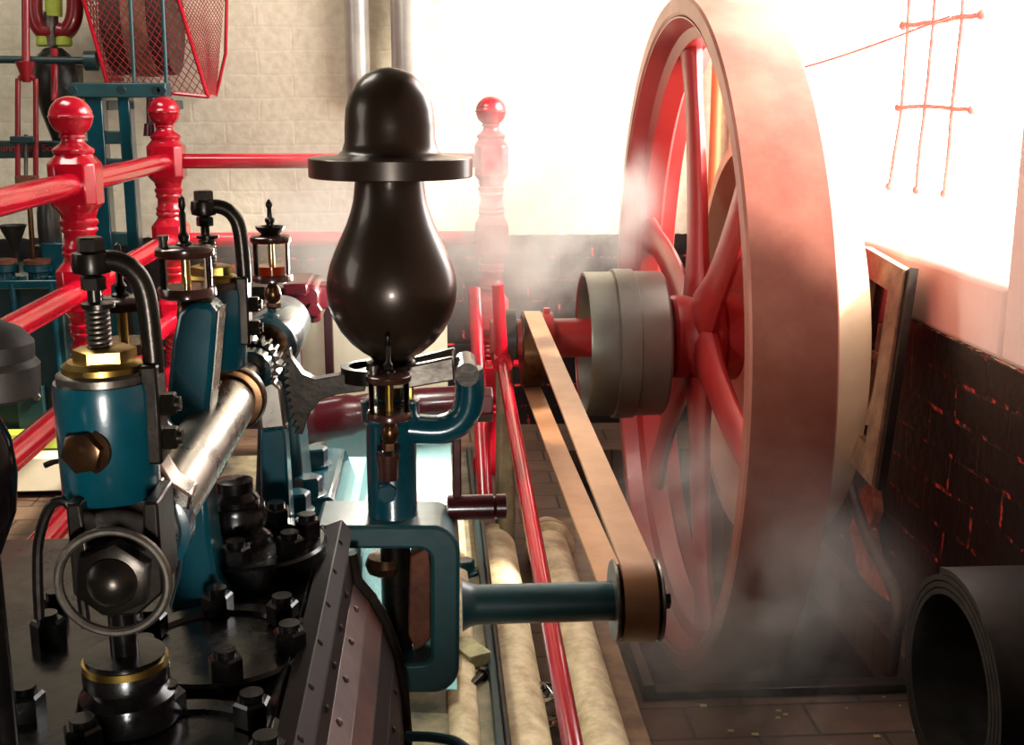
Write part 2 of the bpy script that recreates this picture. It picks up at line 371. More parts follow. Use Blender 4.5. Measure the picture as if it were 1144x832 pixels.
for k in range(6):
    an = math.radians(14 + 60 * k)
    d = Vector((0, math.cos(an), math.sin(an))); tn = Vector((0, -math.sin(an), math.cos(an)))
    pts = [Vector((.674, CY, CZ)) + d * (.1 + .65 * i / 10) + tn * .03 * math.sin(PI * i / 10) for i in range(11)]
    rr = [.06 - .016 * i / 10 + .018 * max(0, 1 - i / 2) + .018 * max(0, (i - 8) / 2) for i in range(11)]
    obj('spoke', MB().tube(pts, rr, 16, flat=(.45, 1), up=(1, 0, 0)), 'wheel_red', fw)
bp = thing('belt_pulley', 'pale smooth drive pulley on the shaft between flywheel and wall', 'pulley', (.87, CY, CZ))
obj('rim', MB().lathe([(.5, 0), (.5, .166), (.47, .166), (.47, .1), (.47, 0)], (.776, CY, CZ), (1, 0, 0), 120, closed=True), 'pulley_face', bp)
obj('web', MB().annulus((.86, CY, CZ), (1, 0, 0), .05, .475, .02, 64), 'wheel_red', bp)
cs = thing('crankshaft', 'red crankshaft carrying the flywheel and stepped drum', 'shaft', (.4, CY, CZ - .02))
CZS = CZ - .02
obj('axle', MB().cyl((.14, CY, CZ), (.985, CY, CZ), .05, seg=32), 'wheel_red', cs)
obj('keyed_collar', MB().annulus((.268, CY, CZ), (1, 0, 0), .049, .066, .03, 32).box(.275, .29, CY - .01, CY + .01, CZ + .06, CZ + .078), 'wheel_red', cs)
dr = thing('stepped_drum', 'grey stepped belt drum with red hollow end beside the flywheel', 'drum', (.48, CY, CZ))
D0 = A(651, 388, 3.0).x
obj('drum_shell', MB().lathe([(.176, 0), (.1815, 0), (.183, .006), (.183, .07), (.19, .073), (.19, .122), (.184, .125), (.184, .193), (.18, .199), (.05, .199), (.05, .185), (.172, .185), (.172, .01)], (D0, CY, CZ - .016), (1, 0, 0), 96, closed=True), 'drum_grey', dr, ang=25)
obj('drum_disc', MB().annulus((D0 + .075, CY, CZ - .016), (1, 0, 0), .036, .173, .015, 64).annulus((D0 + .001, CY, CZ - .016), (1, 0, 0), .1735, .1765, .07, 96), 'wheel_red', dr, label='red inner web of the drum')
# pulley for the governor belt and the main bearing
BX = .246
bz0, br0 = .552, .093
gp = thing('belt_sheave', 'dark brass sheave on the crankshaft carrying the tan belt', 'pulley', (BX, CY, bz0))
obj('sheave', MB().lathe([(.05, -.028), (br0, -.028), (br0, .028), (.05, .028)], (BX, CY, bz0), (1, 0, 0), 64), 'bronze', gp, bevel=.003)
mbx = .168
mbg = thing('shaft_bearing', 'dark iron pedestal bearing holding the crankshaft behind the belt', 'bearing', (mbx, CY, 0))
obj('pedestal', MB().prism([(mbx - .01, CY - .10, 0), (mbx - .01, CY + .16, 0), (mbx - .01, CY + .07, CZ - .05), (mbx - .01, CY - .05, CZ - .05)], (.04, 0, 0)), 'bed', mbg, bevel=.01)
obj('bearing_cap', MB().lathe([(.055, 0), (.075, .004), (.075, .046), (.055, .05)], (mbx - .012, CY, CZ), (1, 0, 0), 40), 'dark_pipe', mbg)
# belt: far sheave to governor pulley
GY, GZ, GX = 1.45, .543, .255       # governor pulley
gr = .047
def belt():
    c1, r1, c2, r2 = (CY, bz0), br0 + .003, (GY, GZ), gr + .003
    pts = []
    for k in range(25):
        a_ = -PI / 2 + PI * k / 24; pts.append((c1[0] + r1 * math.cos(a_), c1[1] + r1 * math.sin(a_), BX))
    for k in range(1, 12): pts.append((c1[0] + (c2[0] - c1[0]) * k / 12, c1[1] + r1 + (c2[1] + r2 - c1[1] - r1) * k / 12, BX + (GX - BX) * k / 12))
    for k in range(25):
        a_ = PI / 2 + PI * k / 24; pts.append((c2[0] + r2 * math.cos(a_), c2[1] + r2 * math.sin(a_), GX))
    for k in range(1, 12):
        t = 1 - k / 12; pts.append((c1[0] + (c2[0] - c1[0]) * t, c1[1] - r1 + (c2[1] - r2 - c1[1] + r1) * t - .006 * math.sin(PI * t), BX + (GX - BX) * t))
    mb = MB(); hw, th = .0215, .003; n = len(pts); rings = []
    for i in range(n):
        tn = Vector((0, pts[(i + 1) % n][0] - pts[i - 1][0], pts[(i + 1) % n][1] - pts[i - 1][1])).normalized()
        nn = Vector((0, -tn.z, tn.y)); c = Vector((pts[i][2], pts[i][0], pts[i][1]))
        rings.append([mb.bm.verts.new(c + Vector((sx * hw, 0, 0)) + nn * sn * th) for sx, sn in ((-1, -1), (1, -1), (1, 1), (-1, 1))])
    for i in range(n):
        p_, q_ = rings[i], rings[(i + 1) % n]
        for k in range(4): mb.bm.faces.new((p_[k], p_[(k + 1) % 4], q_[(k + 1) % 4], q_[k]))
    return mb
tag(obj('drive_belt', belt(), 'belt', ang=40), 'long flat tan leather belt running from the crankshaft to the governor pulley', 'belt')

# ================================================================== GOVERNOR
GAX = -.05                      # spindle axis
gv = thing('governor', 'shiny black pear weighted governor under a domed brim, on a teal bracket', 'governor', (GAX, GY, .45))
def gz(y): return A(437, y, GY).z
k0 = SC(437, 250, GY)
dome = [(0, 75), (14, 77), (26, 83), (37, 94), (44, 107), (48, 122), (49.5, 140), (50, 158), (53, 168), (60, 173), (72, 174.5), (89.5, 175.5), (90.5, 176.5), (90.5, 196), (89.5, 197.2), (60, 198), (38, 199)]
obj('brim_dome', MB().lathe([(x * k0, gz(y)) for x, y in dome], (GAX + .001, GY, 0), (0, 0, 1), 96), 'black_gloss', gv, ang=40)
pear = [(37, 196), (38.5, 205), (39.5, 215), (41, 225), (44, 236), (49, 250), (56, 265), (63, 280), (69, 295), (72.5, 310), (73.5, 322), (72, 338), (67, 353), (59, 368), (48, 381), (36, 391), (26, 397), (22, 402), (0, 402)]
obj('counterweight', MB().lathe([(x * k0, gz(y)) for x, y in pear], (GAX - .001, GY, 0), (0, 0, 1), 96), 'black_gloss', gv, ang=60)
obj('spindle', MB().cyl((GAX - .004, GY, .44), (GAX - .004, GY, gz(400)), .019, seg=24), 'gun_metal', gv)
obj('spindle_collar', MB().lathe([(.02, 0), (.03, .003), (.03, .016), (.022, .02)], (GAX - .004, GY, gz(418)), (0, 0, 1), 32), 'gun_metal', gv)
# teal column, top ring, side arm
def G(x, y, dy=0): return A(x, y, GY + dy)
ct, cb = G(437, 462).z, G(437, 585).z
obj('column', MB().lathe([(.05, cb - .01), (.036, cb + .004), (.031, cb + .016), (.031, ct - .01), (.036, ct - .006), (.036, ct + .018), (.03, ct + .022)], (GAX - .006, GY, 0), (0, 0, 1), 8 * 6), 'teal', gv)
pa = [G(455, 478), G(490, 480), G(511, 472), G(522, 456), G(525, 435), G(523, 412)]
obj('side_arm', MB().tube(bez(pa, 6), .0185, 16, flat=(1.0, 1.2), up=(0, 0, 1)), 'teal', gv)
pv = G(521, 411)
obj('pivot_pin', MB().cyl(pv + Vector((0, -.035, 0)), pv + Vector((0, .04, 0)), .0135, ch=.002).cyl(pv + Vector((0, -.038, 0)), pv + Vector((0, -.03, 0)), .0145), 'gun_metal', gv)
# C shaped bracket
C0 = GY - .05
def Cc(x, y): return A(x, y, C0)
def arc(c, r, a0, a1, n=8): return [(c[0] + r * math.cos(math.radians(a0 + (a1 - a0) * k / n)), c[1] + r * math.sin(math.radians(a0 + (a1 - a0) * k / n))) for k in range(n + 1)]
poly = [(352, 588)] + arc((484, 618), 30, -90, 0) + arc((484, 746), 29, 0, 90) + [(430, 775), (430, 742), (462, 742)] + arc((472, 732), 9, 90, 0) + arc((468, 627), 13, 0, -90) + [(352, 614)]
obj('bracket', MB().prism([Cc(*q) for q in poly], (0, .1, 0)), 'teal_grey', gv, bevel=.005)
obj('thrust_boss', MB().lathe([(.013, 0), (.023, .006), (.026, .016), (.022, .026)], G(431, 642), (0, 0, 1), 32), 'bronze', gv)
obj('drive_spindle', MB().cyl(G(437, 755), G(437, 640), .010), 'bronze', gv)
bg = [(458, 622), (478, 612), (482, 640), (482, 712), (474, 722), (464, 727), (455, 708)]
obj('bevel_gear', MB().prism([A(x, y, GY - .012) for x, y in bg], (0, .03, 0)), 'rust', gv, bevel=.003)
sz = GZ
obj('shaft_tube', MB().lathe([(.034, 0), (.028, .01), (.0255, .02), (.0255, .2)], (.03, GY, sz), (1, 0, 0), 40), 'teal_grey', gv)
pl = obj('pulley', MB().lathe([(.012, -.027), (.042, -.027), (.042, -.0235), (gr, -.0225), (gr, .0225), (.042, .0235), (.042, .027), (.012, .027)], (GX, GY, sz), (1, 0, 0), 48), 'bronze', gv)
for s_ in (-1, 1): obj('flange', MB().lathe([(.012, -.002), (.052, -.002), (.054, 0), (.052, .002), (.012, .002)], (GX + s_ * .0285, GY, sz), (1, 0, 0), 48), 'dull_steel', pl)
obj('end_nut', MB().hex((GX + .033, GY, sz), .012, .012, (1, 0, 0)), 'gun_metal', gv)
obj('column_bolt', MB().hex(G(432, 549, -.033), .0125, .012, (0, -1, 0), .3), 'teal', gv)
obj('set_screw', MB().hex(G(457, 445, -.02), .006, .016), 'brass', gv)

# lever with toothed quadrant, meshing the rocker pinion
RX, RZ = -.215, .868             # rocker shaft axis
lv = thing('quadrant_lever', 'worn steel fork lever from governor ending in a toothed quadrant', 'lever', (GAX, GY, .86))
LY = GY - .032
def Lp(x, y, dy=0): return A(x, y, GY - .032 + dy)
fk = [(506, 399), (508, 425), (462, 433), (438, 436), (436, 414), (462, 408)]
obj('fork_tine', MB().prism([A(x, y, GY - .034) for x, y in fk], (0, .012, 0)), 'dull_steel', lv, bevel=.002)
fk2 = [(508, 389), (510, 410), (470, 416), (430, 424), (430, 406), (470, 398)]
obj('fork_tine', MB().prism([A(x, y, GY + .028) for x, y in fk2], (0, .012, 0)), 'dull_steel', lv, bevel=.002)
obj('eye', MB().annulus(A(414, 424, GY - .0), (0, 0, 1), .026, .036, .018, 32), 'gun_metal', lv)
RQ = (520, 411)
teeth = []
NT = 12
for i in range(NT * 2 + 1):
    a_ = math.radians(186 - 28 * i / (NT * 2)); rr = 205 if i % 2 else 198
    teeth.append((RQ[0] + rr * math.cos(a_), RQ[1] + rr * math.sin(a_)))
body = [(408, 414), (408, 437), (375, 441), (358, 447), (346, 462), (338, 485)] + teeth[::-1] + [(325, 400), (338, 418), (352, 424)]
obj('quadrant', MB().prism([A(x, y, GY - .02) for x, y in body], (0, .02, 0)), 'gun_metal', lv, bevel=.0008)

# ================================================================== ROCKER SHAFT
rk = thing('rocker_shaft', 'polished steel rocker shaft in teal sleeves running away over the steam chest', 'shaft', (RX, 1.0, RZ))
obj('shaft', MB().cyl((RX, .77, RZ), (RX, 1.66, RZ), .0125, seg=28), 'steel', rk)
obj('sleeve', MB().lathe([(.021, 0), (.026, .004), (.027, .02), (.0275, .32), (.027, .395), (.022, .4)], (RX, .84, RZ), (0, 1, 0), 40), 'steel', rk)
obj('teal_collar', MB().lathe([(.026, 0), (.033, .002), (.033, .022), (.026, .026)], (RX, .855, RZ), (0, 1, 0), 40), 'teal', rk, label='teal painted collar')
obj('clamp_collar', MB().lathe([(.02, 0), (.034, .002), (.036, .012), (.034, .022), (.02, .024)], (RX, 1.25, RZ), (0, 1, 0), 40).box(RX - .012, RX + .004, 1.25, 1.272, RZ + .03, RZ + .06), 'bronze', rk, bevel=.002)
obj('sleeve_foot', MB().prism([A(x, y, 1.15) for x, y in ((206, 560), (228, 530), (234, 600), (241, 645), (260, 676), (258, 686), (186, 686), (198, 640))], (0, .06, 0)), 'teal', rk, bevel=.006)
pn = MB(); NP = 18
pp = []
for i in range(NP * 2):
    a_ = 2 * PI * i / (NP * 2) + .1; rr = .031 if i % 2 else .0255
    for d_ in (-.04, .04): pp.append((RX + rr * math.cos(a_ + d_), 1.425, RZ + rr * math.sin(a_ + d_)))
pn.prism(pp, (0, .03, 0))
obj('pinion', pn, 'gun_metal', rk)
obj('pinion_boss', MB().lathe([(.013, 0), (.024, .003), (.024, .03)], (RX, 1.385, RZ), (0, 1, 0), 32), 'teal', rk)
obj('end_nut', MB().hex((RX, .775, RZ), .026, .014, (0, -1, 0), .4).lathe([(.017, 0), (.017, .016), (.012, .023), (.005, .026), (0, .0265)], (RX, .775, RZ), (0, -1, 0), 24), 'gun_metal', rk)
obj('end_ring', MB().ring((RX + .001, .762, RZ), (0, 1, 0), .0355, .0032, 48), 'dull_steel', rk)
obj('strap', MB().prism([(RX - .03, .775, RZ + .05), (RX - .03, .775, RZ - .014), (RX - .012, .775, RZ - .03), (RX + .012, .775, RZ - .03), (RX + .03, .775, RZ - .014), (RX + .03, .775, RZ + .05), (RX + .02, .775, RZ + .05), (RX + .018, .775, RZ + .018), (RX - .018, .775, RZ + .018), (RX - .02, .775, RZ + .05)], (0, .05, 0)), 'gun_metal', rk, bevel=.002)

# pedestals for the rocker on the chest
LID = .68
st = thing('rocker_pedestal', 'teal post with bare steel top holding the rocker near the quadrant', 'bracket', (RX, 1.40, LID))
def pp_(Y, *q): return [A(x, y, Y) for x, y in q]
obj('post', MB().prism(pp_(1.40, (292, 600), (290, 480), (318, 478), (326, 600)), (0, .04, 0)), 'teal', st, bevel=.004)
obj('bare_top', MB().prism(pp_(1.395, (291, 481), (288, 445), (292, 431), (304, 426), (313, 434), (319, 478)), (0, .028, 0)), 'steel', st, bevel=.003)
st = thing('bearing_pedestal', 'teal tubular bearing housing at the far end of the rocker shaft', 'bearing', (RX, 1.7, .2))
obj('housing', MB().lathe([(.02, 0), (.038, 0), (.04, .004), (.04, .17), (.036, .18), (.02, .18)], (RX, 1.53, RZ), (0, 1, 0), 48), 'teal', st)
obj('bush', MB().annulus((RX, 1.525, RZ), (0, 1, 0), .0125, .029, .008, 40), 'bronze', st)
obj('foot_post', MB().prism(pp_(1.56, (283, 600), (290, 400), (326, 400), (345, 600)), (0, .10, 0)), 'teal_grey', st, bevel=.006)
# curved valve lever behind the near unit
vl = thing('valve_lever', 'tall teal valve lever with polished edge rising from the rocker sleeve', 'lever', (RX, 1.12, RZ))
poly = [(182, 545), (186, 440), (192, 380), (199, 350), (214, 338), (234, 340), (243, 348), (241, 372), (237, 420), (232, 468), (236, 492), (252, 508), (246, 532), (222, 560)]
obj('lever_body', MB().prism(pp_(1.10, *poly), (0, .045, 0)), 'teal', vl, bevel=.005)
edge = [(243, 348), (241, 372), (237, 420), (232, 468), (236, 492), (250, 506)]
mb = MB(); e = pp_(1.10, *edge)
obj('polished_edge', MB().sheet([[q + Vector((.0012, .004, 0)) for q in e], [q + Vector((.0012, .041, 0)) for q in e]], .0012), 'steel', vl, label='bare polished edge')
vl2 = thing('valve_lever', 'short polished web below the near teal dashpot joining the rocker sleeve', 'lever', (RX, .86, RZ))
poly = [(166, 492), (172, 488), (180, 520), (192, 540), (214, 553), (205, 600), (168, 600), (160, 560)]
obj('web', MB().prism(pp_(.865, *poly), (0, .03, 0)), 'steel', vl2, bevel=.003)
obj('dark_foot', MB().prism(pp_(.80, (100, 556), (168, 556), (166, 600), (160, 640), (104, 640)), (0, .05, 0)), 'gun_metal', vl2, bevel=.003)

# ================================================================== DASHPOT UNITS
UX, UY = A(121, 490, .82).x, .82
uz0, uz1 = A(115, 553, .82).z, A(115, 424, .82).z
def unit():
    t = thing('dashpot', 'near teal dashpot cylinder with brass cap and black gooseneck arm', 'dashpot', (UX, UY, uz0), 'dashpots along the rocker shaft')
    o = Vector((UX, UY, 0)); h = uz1 - uz0
    cyl = obj('cylinder', MB().lathe([(.022, 0), (.031, .001), (.033, .004), (.034, h - .006), (.033, h), (.02, h)], o + Vector((0, 0, uz0)), (0, 0, 1), 48), 'teal', t)
    obj('seat_ring', MB().lathe([(.031, 0), (.031, .006), (.028, .008)], o + Vector((0, 0, uz1 - .001)), (0, 0, 1), 40), 'dull_steel', t)
    obj('brass_cap', MB().lathe([(.027, 0), (.027, .005), (.023, .008)], o + Vector((0, 0, uz1 + .006)), (0, 0, 1), 40).hex(o + Vector((.002, 0, uz1 + .013)), .021, .01, rot=.2), 'brass', t, ang=30)
    bz = A(112, 293, .82).z
    obj('spindle', MB().cyl(o + Vector((-.002, 0, uz1 + .02)), o + Vector((-.002, 0, bz + .004)), .0045), 'gun_metal', t)
    sp = []
    for i in range(97):
        u_ = i / 96; sp.append(o + Vector((-.001 + .0072 * math.cos(2 * PI * 8 * u_), .0072 * math.sin(2 * PI * 8 * u_), uz1 + .021 + .028 * u_)))
    obj('spring', MB().tube(sp, .0015, 8), 'dull_steel', t)
    obj('spring_disc', MB().lathe([(.005, 0), (.011, .001), (.011, .004), (.005, .005)], o + Vector((0, 0, uz1 + .049)), (0, 0, 1), 24), 'gun_metal', t)
    nx = .034
    gp_ = bez([o + Vector((-.002, 0, bz)), o + Vector((.012, 0, bz + .001)), o + Vector((.024, 0, bz - .005)), o + Vector((.0315, 0, bz - .02)), o + Vector((nx, 0, bz - .055)), o + Vector((nx, 0, uz1 + .005))], 7)
    arm = obj('gooseneck', MB().tube(gp_, .0072, 16).lathe([(.006, 0), (.0125, .002), (.0135, .008), (.0125, .015), (.006, .017)], o + Vector((-.002, 0, bz - .0085)), (0, 0, 1), 32), 'gun_metal', t)
    obj('arm_nut', MB().hex(o + Vector((-.002, 0, bz + .008)), .0095, .009), 'gun_metal', arm)
    obj('arm_nut', MB().hex(o + Vector((-.002, 0, bz - .018)), .0085, .009), 'gun_metal', arm)
    zc = (uz0 + uz1) / 2 + .012
    pd = obj('arm_plate', MB().box(UX + .027, UX + .039, UY - .014, UY + .012, zc - .028, uz1 + .012), 'gun_metal', t, bevel=.002)
    for dz in (-.012, .012): obj('plate_bolt', MB().hex((UX + .039, UY - .001, zc + dz), .0085, .009, (1, 0, 0)).cyl((UX + .043, UY - .001, zc + dz), (UX + .051, UY - .001, zc + dz), .005), 'gun_metal', pd)
    bo = A(97, 503, UY - .03)
    obj('side_bolt', MB().hex(Vector((bo.x, UY - .030, bo.z)), .0145, .010, (-.25, -1, 0), .2).lathe([(.0165, 0), (.0165, .003), (.012, .004)], Vector((bo.x + .001, UY - .029, bo.z)), (-.25, -1, 0), 24), 'bronze', t)
    return t
u1 = unit()
dup(u1, (A(234, 300, 1.23).x - UX, .41, A(226, 232, 1.23).z - A(112, 293, .82).z), 'far teal dashpot with black gooseneck arm behind the tall valve lever', 'dashpots along the rocker shaft')

# ================================================================== SIGHT-GLASS LUBRICATORS
def lubricator(label, gh, cup, oil):
    """gh: height of the sight glass"""
    t = thing('lubricator', label, 'lubricator', (0, 0, 0), 'sight glass lubricators')
    obj('cock', MB().hex((0, 0, 0), .0095, .010).lathe([(.006, .009), (.0095, .013), (.011, .02), (.0095, .028), (.006, .033), (.008, .037)], seg=20), 'bronze', t)
    obj('bottom_plate', MB().lathe([(.009, .036), (.024, .037), (.0265, .039), (.0265, .045), (.0255, .047), (.01, .047)], seg=40), 'brown_cap', t)
    zt = .047 + gh
    obj('sight_glass', MB().lathe([(.0235, .047), (.0235, zt), (.0222, zt), (.0222, .047)], seg=40, closed=True), 'glass', t)
    obj('feed_tube', MB().cyl((0, 0, .046), (0, 0, zt + .001), .0042, seg=14), 'brass', t)
    if oil: obj('oil', MB().cyl((0, 0, .0472), (0, 0, .047 + oil), .0221, seg=40), 'amber', t)
    obj('top_plate', MB().lathe([(.01, zt), (.0255, zt), (.0265, zt + .002), (.0265, zt + .007), (.024, zt + .009), (.008, zt + .011)], seg=40), 'brown_cap', t)
    z = zt + .009
    if cup:
        obj('filler_cup', MB().lathe([(.006, z), (.011, z + .001), (.018, z + .008), (.0195, z + .012), (.017, z + .012), (.012, z + .006), (.006, z + .005)], seg=32), 'gun_metal', t)
        obj('needle_valve', MB().lathe([(.005, z), (.005, z + .016), (.0065, z + .018), (.0065, z + .022), (.0035, z + .024), (.003, z + .035), (.0045, z + .038), (.0045, z + .042), (.0018, z + .046), (0, z + .048)], seg=16), 'gun_metal', t)
    else:
        obj('needle_valve', MB().lathe([(.008, z), (.008, z + .003), (.0045, z + .005), (.0055, z + .01), (.003, z + .014), (.0032, z + .03), (.002, z + .033), (.0034, z + .037), (.0028, z + .044), (0, z + .047)], seg=16), 'gun_metal', t)
        obj('filler_screw', MB().cyl((-.017, -.008, z - .001), (-.017, -.008, z + .008), .0042, seg=14).cyl((-.017, -.008, z + .007), (-.017, -.008, z + .011), .0055, seg=14), 'dull_steel', t)
    return t
l1 = lubricator('sight glass lubricator with amber oil on top of the far bearing housing', .042, True, .0115); l1.location = (RX + .002, 1.60, RZ + .037)
l2 = lubricator('wide sight glass lubricator with brown plates on the tall teal valve lever', .028, False, 0); l2.location = A(212, 376, 1.12)
l3 = dup(l2, (0, 0, 0), 'sight glass lubricator half hidden behind the near gooseneck and spring', 'sight glass lubricators'); l3.location = A(143, 440, 1.03)
obj('lubricator_boss', MB().cyl((RX, 1.03, RZ), l3.location, .013, .009), 'teal', rk)
l4 = lubricator('sight glass lubricator hanging in front of the governor column', .036, False, 0); l4.location = A(436, 502, 1.372)
# drip cup below the governor lubricator
dc = thing('drip_cup', 'small brown drip cup below the lubricator on the governor column', 'cup', A(434, 535, 1.385))
c0 = A(434, 536, 1.385)
obj('cup', MB().lathe([(.004, 0), (.012, .001), (.0125, .026), (.0145, .027), (.0145, .033), (.010, .034)], c0, (0, 0, 1), 28), 'brown_cap', dc)
obj('drip_glass', MB().lathe([(.0055, .033), (.0085, .037), (.0085, .056), (.006, .062)], c0, (0, 0, 1), 20), 'glass', dc)

# ================================================================== STEAM CHEST
CH0, CH1 = .25, 1.36
ch = thing('steam_chest', 'black oily steam chest with bolted round covers and riveted brown lagging', 'steam engine', (-.2, .9, .2))
e1 = AZ(353, 596, LID); XE = e1.x
obj('chest_lid', MB().box(-.72, XE, CH0, CH1, LID - .03, LID), 'oil_black', ch, bevel=.004)
obj('lid_strip', MB().box(XE - .005, XE + .002, CH0, CH1 - .02, LID - .02, LID + .004), 'gun_metal', ch, bevel=.002)
YF = CH1 - .01
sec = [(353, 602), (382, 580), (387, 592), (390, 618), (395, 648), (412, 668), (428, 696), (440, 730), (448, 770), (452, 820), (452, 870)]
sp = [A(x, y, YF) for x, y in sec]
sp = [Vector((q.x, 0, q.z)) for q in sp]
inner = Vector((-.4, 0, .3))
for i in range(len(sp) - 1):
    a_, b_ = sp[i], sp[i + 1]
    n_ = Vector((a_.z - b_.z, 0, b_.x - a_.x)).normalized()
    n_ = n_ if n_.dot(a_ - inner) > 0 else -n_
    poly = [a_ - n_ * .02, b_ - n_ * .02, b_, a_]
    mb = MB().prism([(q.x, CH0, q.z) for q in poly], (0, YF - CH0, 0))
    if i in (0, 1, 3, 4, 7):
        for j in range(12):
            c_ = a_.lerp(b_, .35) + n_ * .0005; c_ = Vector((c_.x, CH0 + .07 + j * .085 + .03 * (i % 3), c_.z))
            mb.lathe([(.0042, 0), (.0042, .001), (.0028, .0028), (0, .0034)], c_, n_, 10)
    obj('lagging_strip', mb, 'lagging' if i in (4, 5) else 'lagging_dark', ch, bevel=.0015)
obj('lagging_body', MB().prism([(q.x - .022, CH0, q.z - .004) for q in sp] + [(-.72, CH0, sp[-1].z), (-.72, CH0, LID - .04)], (0, YF - CH0 - .005, 0)), 'oil_black', ch)
# dark rim on the far end of the lagged barrel
rimp = [Vector((q.x + .002, YF, q.z)) for q in sp[3:]]
obj('end_band', MB().tube(rimp, .008, 10), 'gun_metal', ch)
def cover(Y, r, h, nutr, angs, zz=LID, X=RX + .012):
    c = obj('valve_cover', MB().lathe([(0, 0), (r, 0), (r, h - .003), (r - .003, h), (r - .02, h), (r - .022, h - .004), (0, h - .004)], (X, Y, zz), (0, 0, 1), 64), 'oil_black', ch)
    for a_ in angs:
        o = Vector((X + nutr * math.cos(math.radians(a_)), Y + nutr * math.sin(math.radians(a_)), zz + h - .002))
        obj('cover_nut', MB().hex(o, .0155, .02, rot=random.random()).cyl(o + Vector((0, 0, .019)), o + Vector((0, 0, .026)), .0095), 'oil_black', c)
cover(1.255, .082, .03, .062, (-150, -95, -40, 15, 70, 125, 180))
cover(1.045, .088, .012, .07, (-75, -15, 40, 100, 160, 215))
cover(.845, .092, .012, .074, (-70, -12, 45, 105, 165, 225))
# valve spindle glands
for (x, y, Y, lab) in ((145, 770, .84, 0), (266, 585, 1.24, 1)):
    o = AZ(x, y + 30, LID + .01)
    g = obj('gland', MB().lathe([(.04, 0), (.042, .006), (.038, .022), (.03, .028), (.034, .033), (.034, .044), (.0315, .048), (.0315, .056), (.012, .057)], o, (0, 0, 1), 40), 'oil_black', ch)
    if not lab:
        obj('gland_ring', MB().annulus(o + Vector((0, 0, .046)), (0, 0, 1), .0312, .0335, .006, 48), 'brass', g)
        obj('valve_stem', MB().cyl(o + Vector((0, 0, .05)), o + Vector((0, 0, .12)), .011), 'oil_black', ch)
    else:
        obj('gland_nut', MB().lathe([(.026, .05), (.026, .062), (.02, .07), (.02, .082), (.012, .085)], o, (0, 0, 1), 24), 'oil_black', g)
for (x, y, rr) in ((55, 715, .016), (62, 690, .012), (30, 800, .016)):
    o = AZ(x, y, LID); obj('chest_nut', MB().hex(o, rr, .022, rot=.3).cyl(o + Vector((0, 0, .021)), o + Vector((0, 0, .028)), rr * .6), 'oil_black', ch)

# dark stop valve at the left edge of the view
o = A(-8, 440, .74)
sv = thing('stop_valve', 'dark grey round stop valve at the left edge above the chest', 'valve', (o.x, .74, LID))
obj('bonnet', MB().lathe([(.02, -.004), (.028, 0), (.029, .018), (.026, .022), (.0265, .026), (.0265, .032), (.02, .04), (.008, .046), (0, .047)], o, (0, 0, 1), 48), 'rubber', sv)
ob = A(-26, 530, .74)
obj('valve_body', MB().lathe([(.008, LID - ob.z), (.009, LID - ob.z + .03), (.009, -.055), (.014, -.043), (.021, -.026), (.024, 0), (.022, .022), (.015, .04), (.012, .05)], ob, (0, 0, 1), 40), 'oil_black', sv)
lp = bez([A(x, y, .80) for x, y in ((44, 690), (42, 640), (44, 600), (56, 566), (72, 560), (83, 574), (86, 606), (90, 650), (96, 700))], 6)
tag(obj('hose_loop', MB().tube(lp, .0036, 10), 'gun_metal'), 'thin black looped pipe standing on the steam chest left of the rocker end', 'pipe')

# ================================================================== ENGINE BED AND CRANK GUARD
BED = .2
bd = thing('engine_bed', 'dirty cast iron engine bed running back beneath the governor', 'engine bed', (-.2, 2.0, 0))
bx1 = AZ(545, 700, BED).x
obj('bed_plate', MB().box(-.62, bx1, .5, 3.3, 0, BED), 'bed', bd, bevel=.01)
obj('bed_flange', MB().tube([(bx1 - .055, .5, BED + .004), (bx1 - .055, 3.2, BED + .004)], .025, 16, flat=(.7, 1)), 'cream_pipe', bd)
obj('bed_edge', MB().box(bx1 - .008, bx1 + .006, .5, 3.3, BED - .05, BED + .012), 'dark_teal', bd, bevel=.003)
obj('guide_casting', MB().prism([(q.x, 1.40, q.z) for q in (A(386, 640, 1.4), A(402, 628, 1.4), A(410, 700, 1.4), A(420, 760, 1.4), A(440, 900, 1.4), A(330, 900, 1.4), A(330, 640, 1.4))], (0, .5, 0)), 'cyan_sheet', bd, bevel=.01)
zt_ = A(340, 556, 1.55).z
for (x, y) in ((352, 514), (345, 548), (331, 566)): obj('guide_bolt', MB().lathe([(.024, 0), (.024, .004), (.02, .005)], AZ(x, y + 6, zt_), (0, 0, 1), 24).hex(AZ(x, y + 6, zt_) + Vector((0, 0, .004)), .0195, .024, rot=.3), 'teal', bd)
obj('guide_block', MB().prism(pp_(1.55, (310, 556), (372, 556), (385, 590), (385, 640), (310, 640)), (0, .24, 0)), 'teal', bd, bevel=.006)
o = AZ(519, 640, BED); obj('bed_bolt', MB().lathe([(.03, 0), (.03, .006), (.024, .008)], o, (0, 0, 1), 32).hex(o + Vector((0, 0, .008)), .022, .022, rot=.2), 'teal', bd)

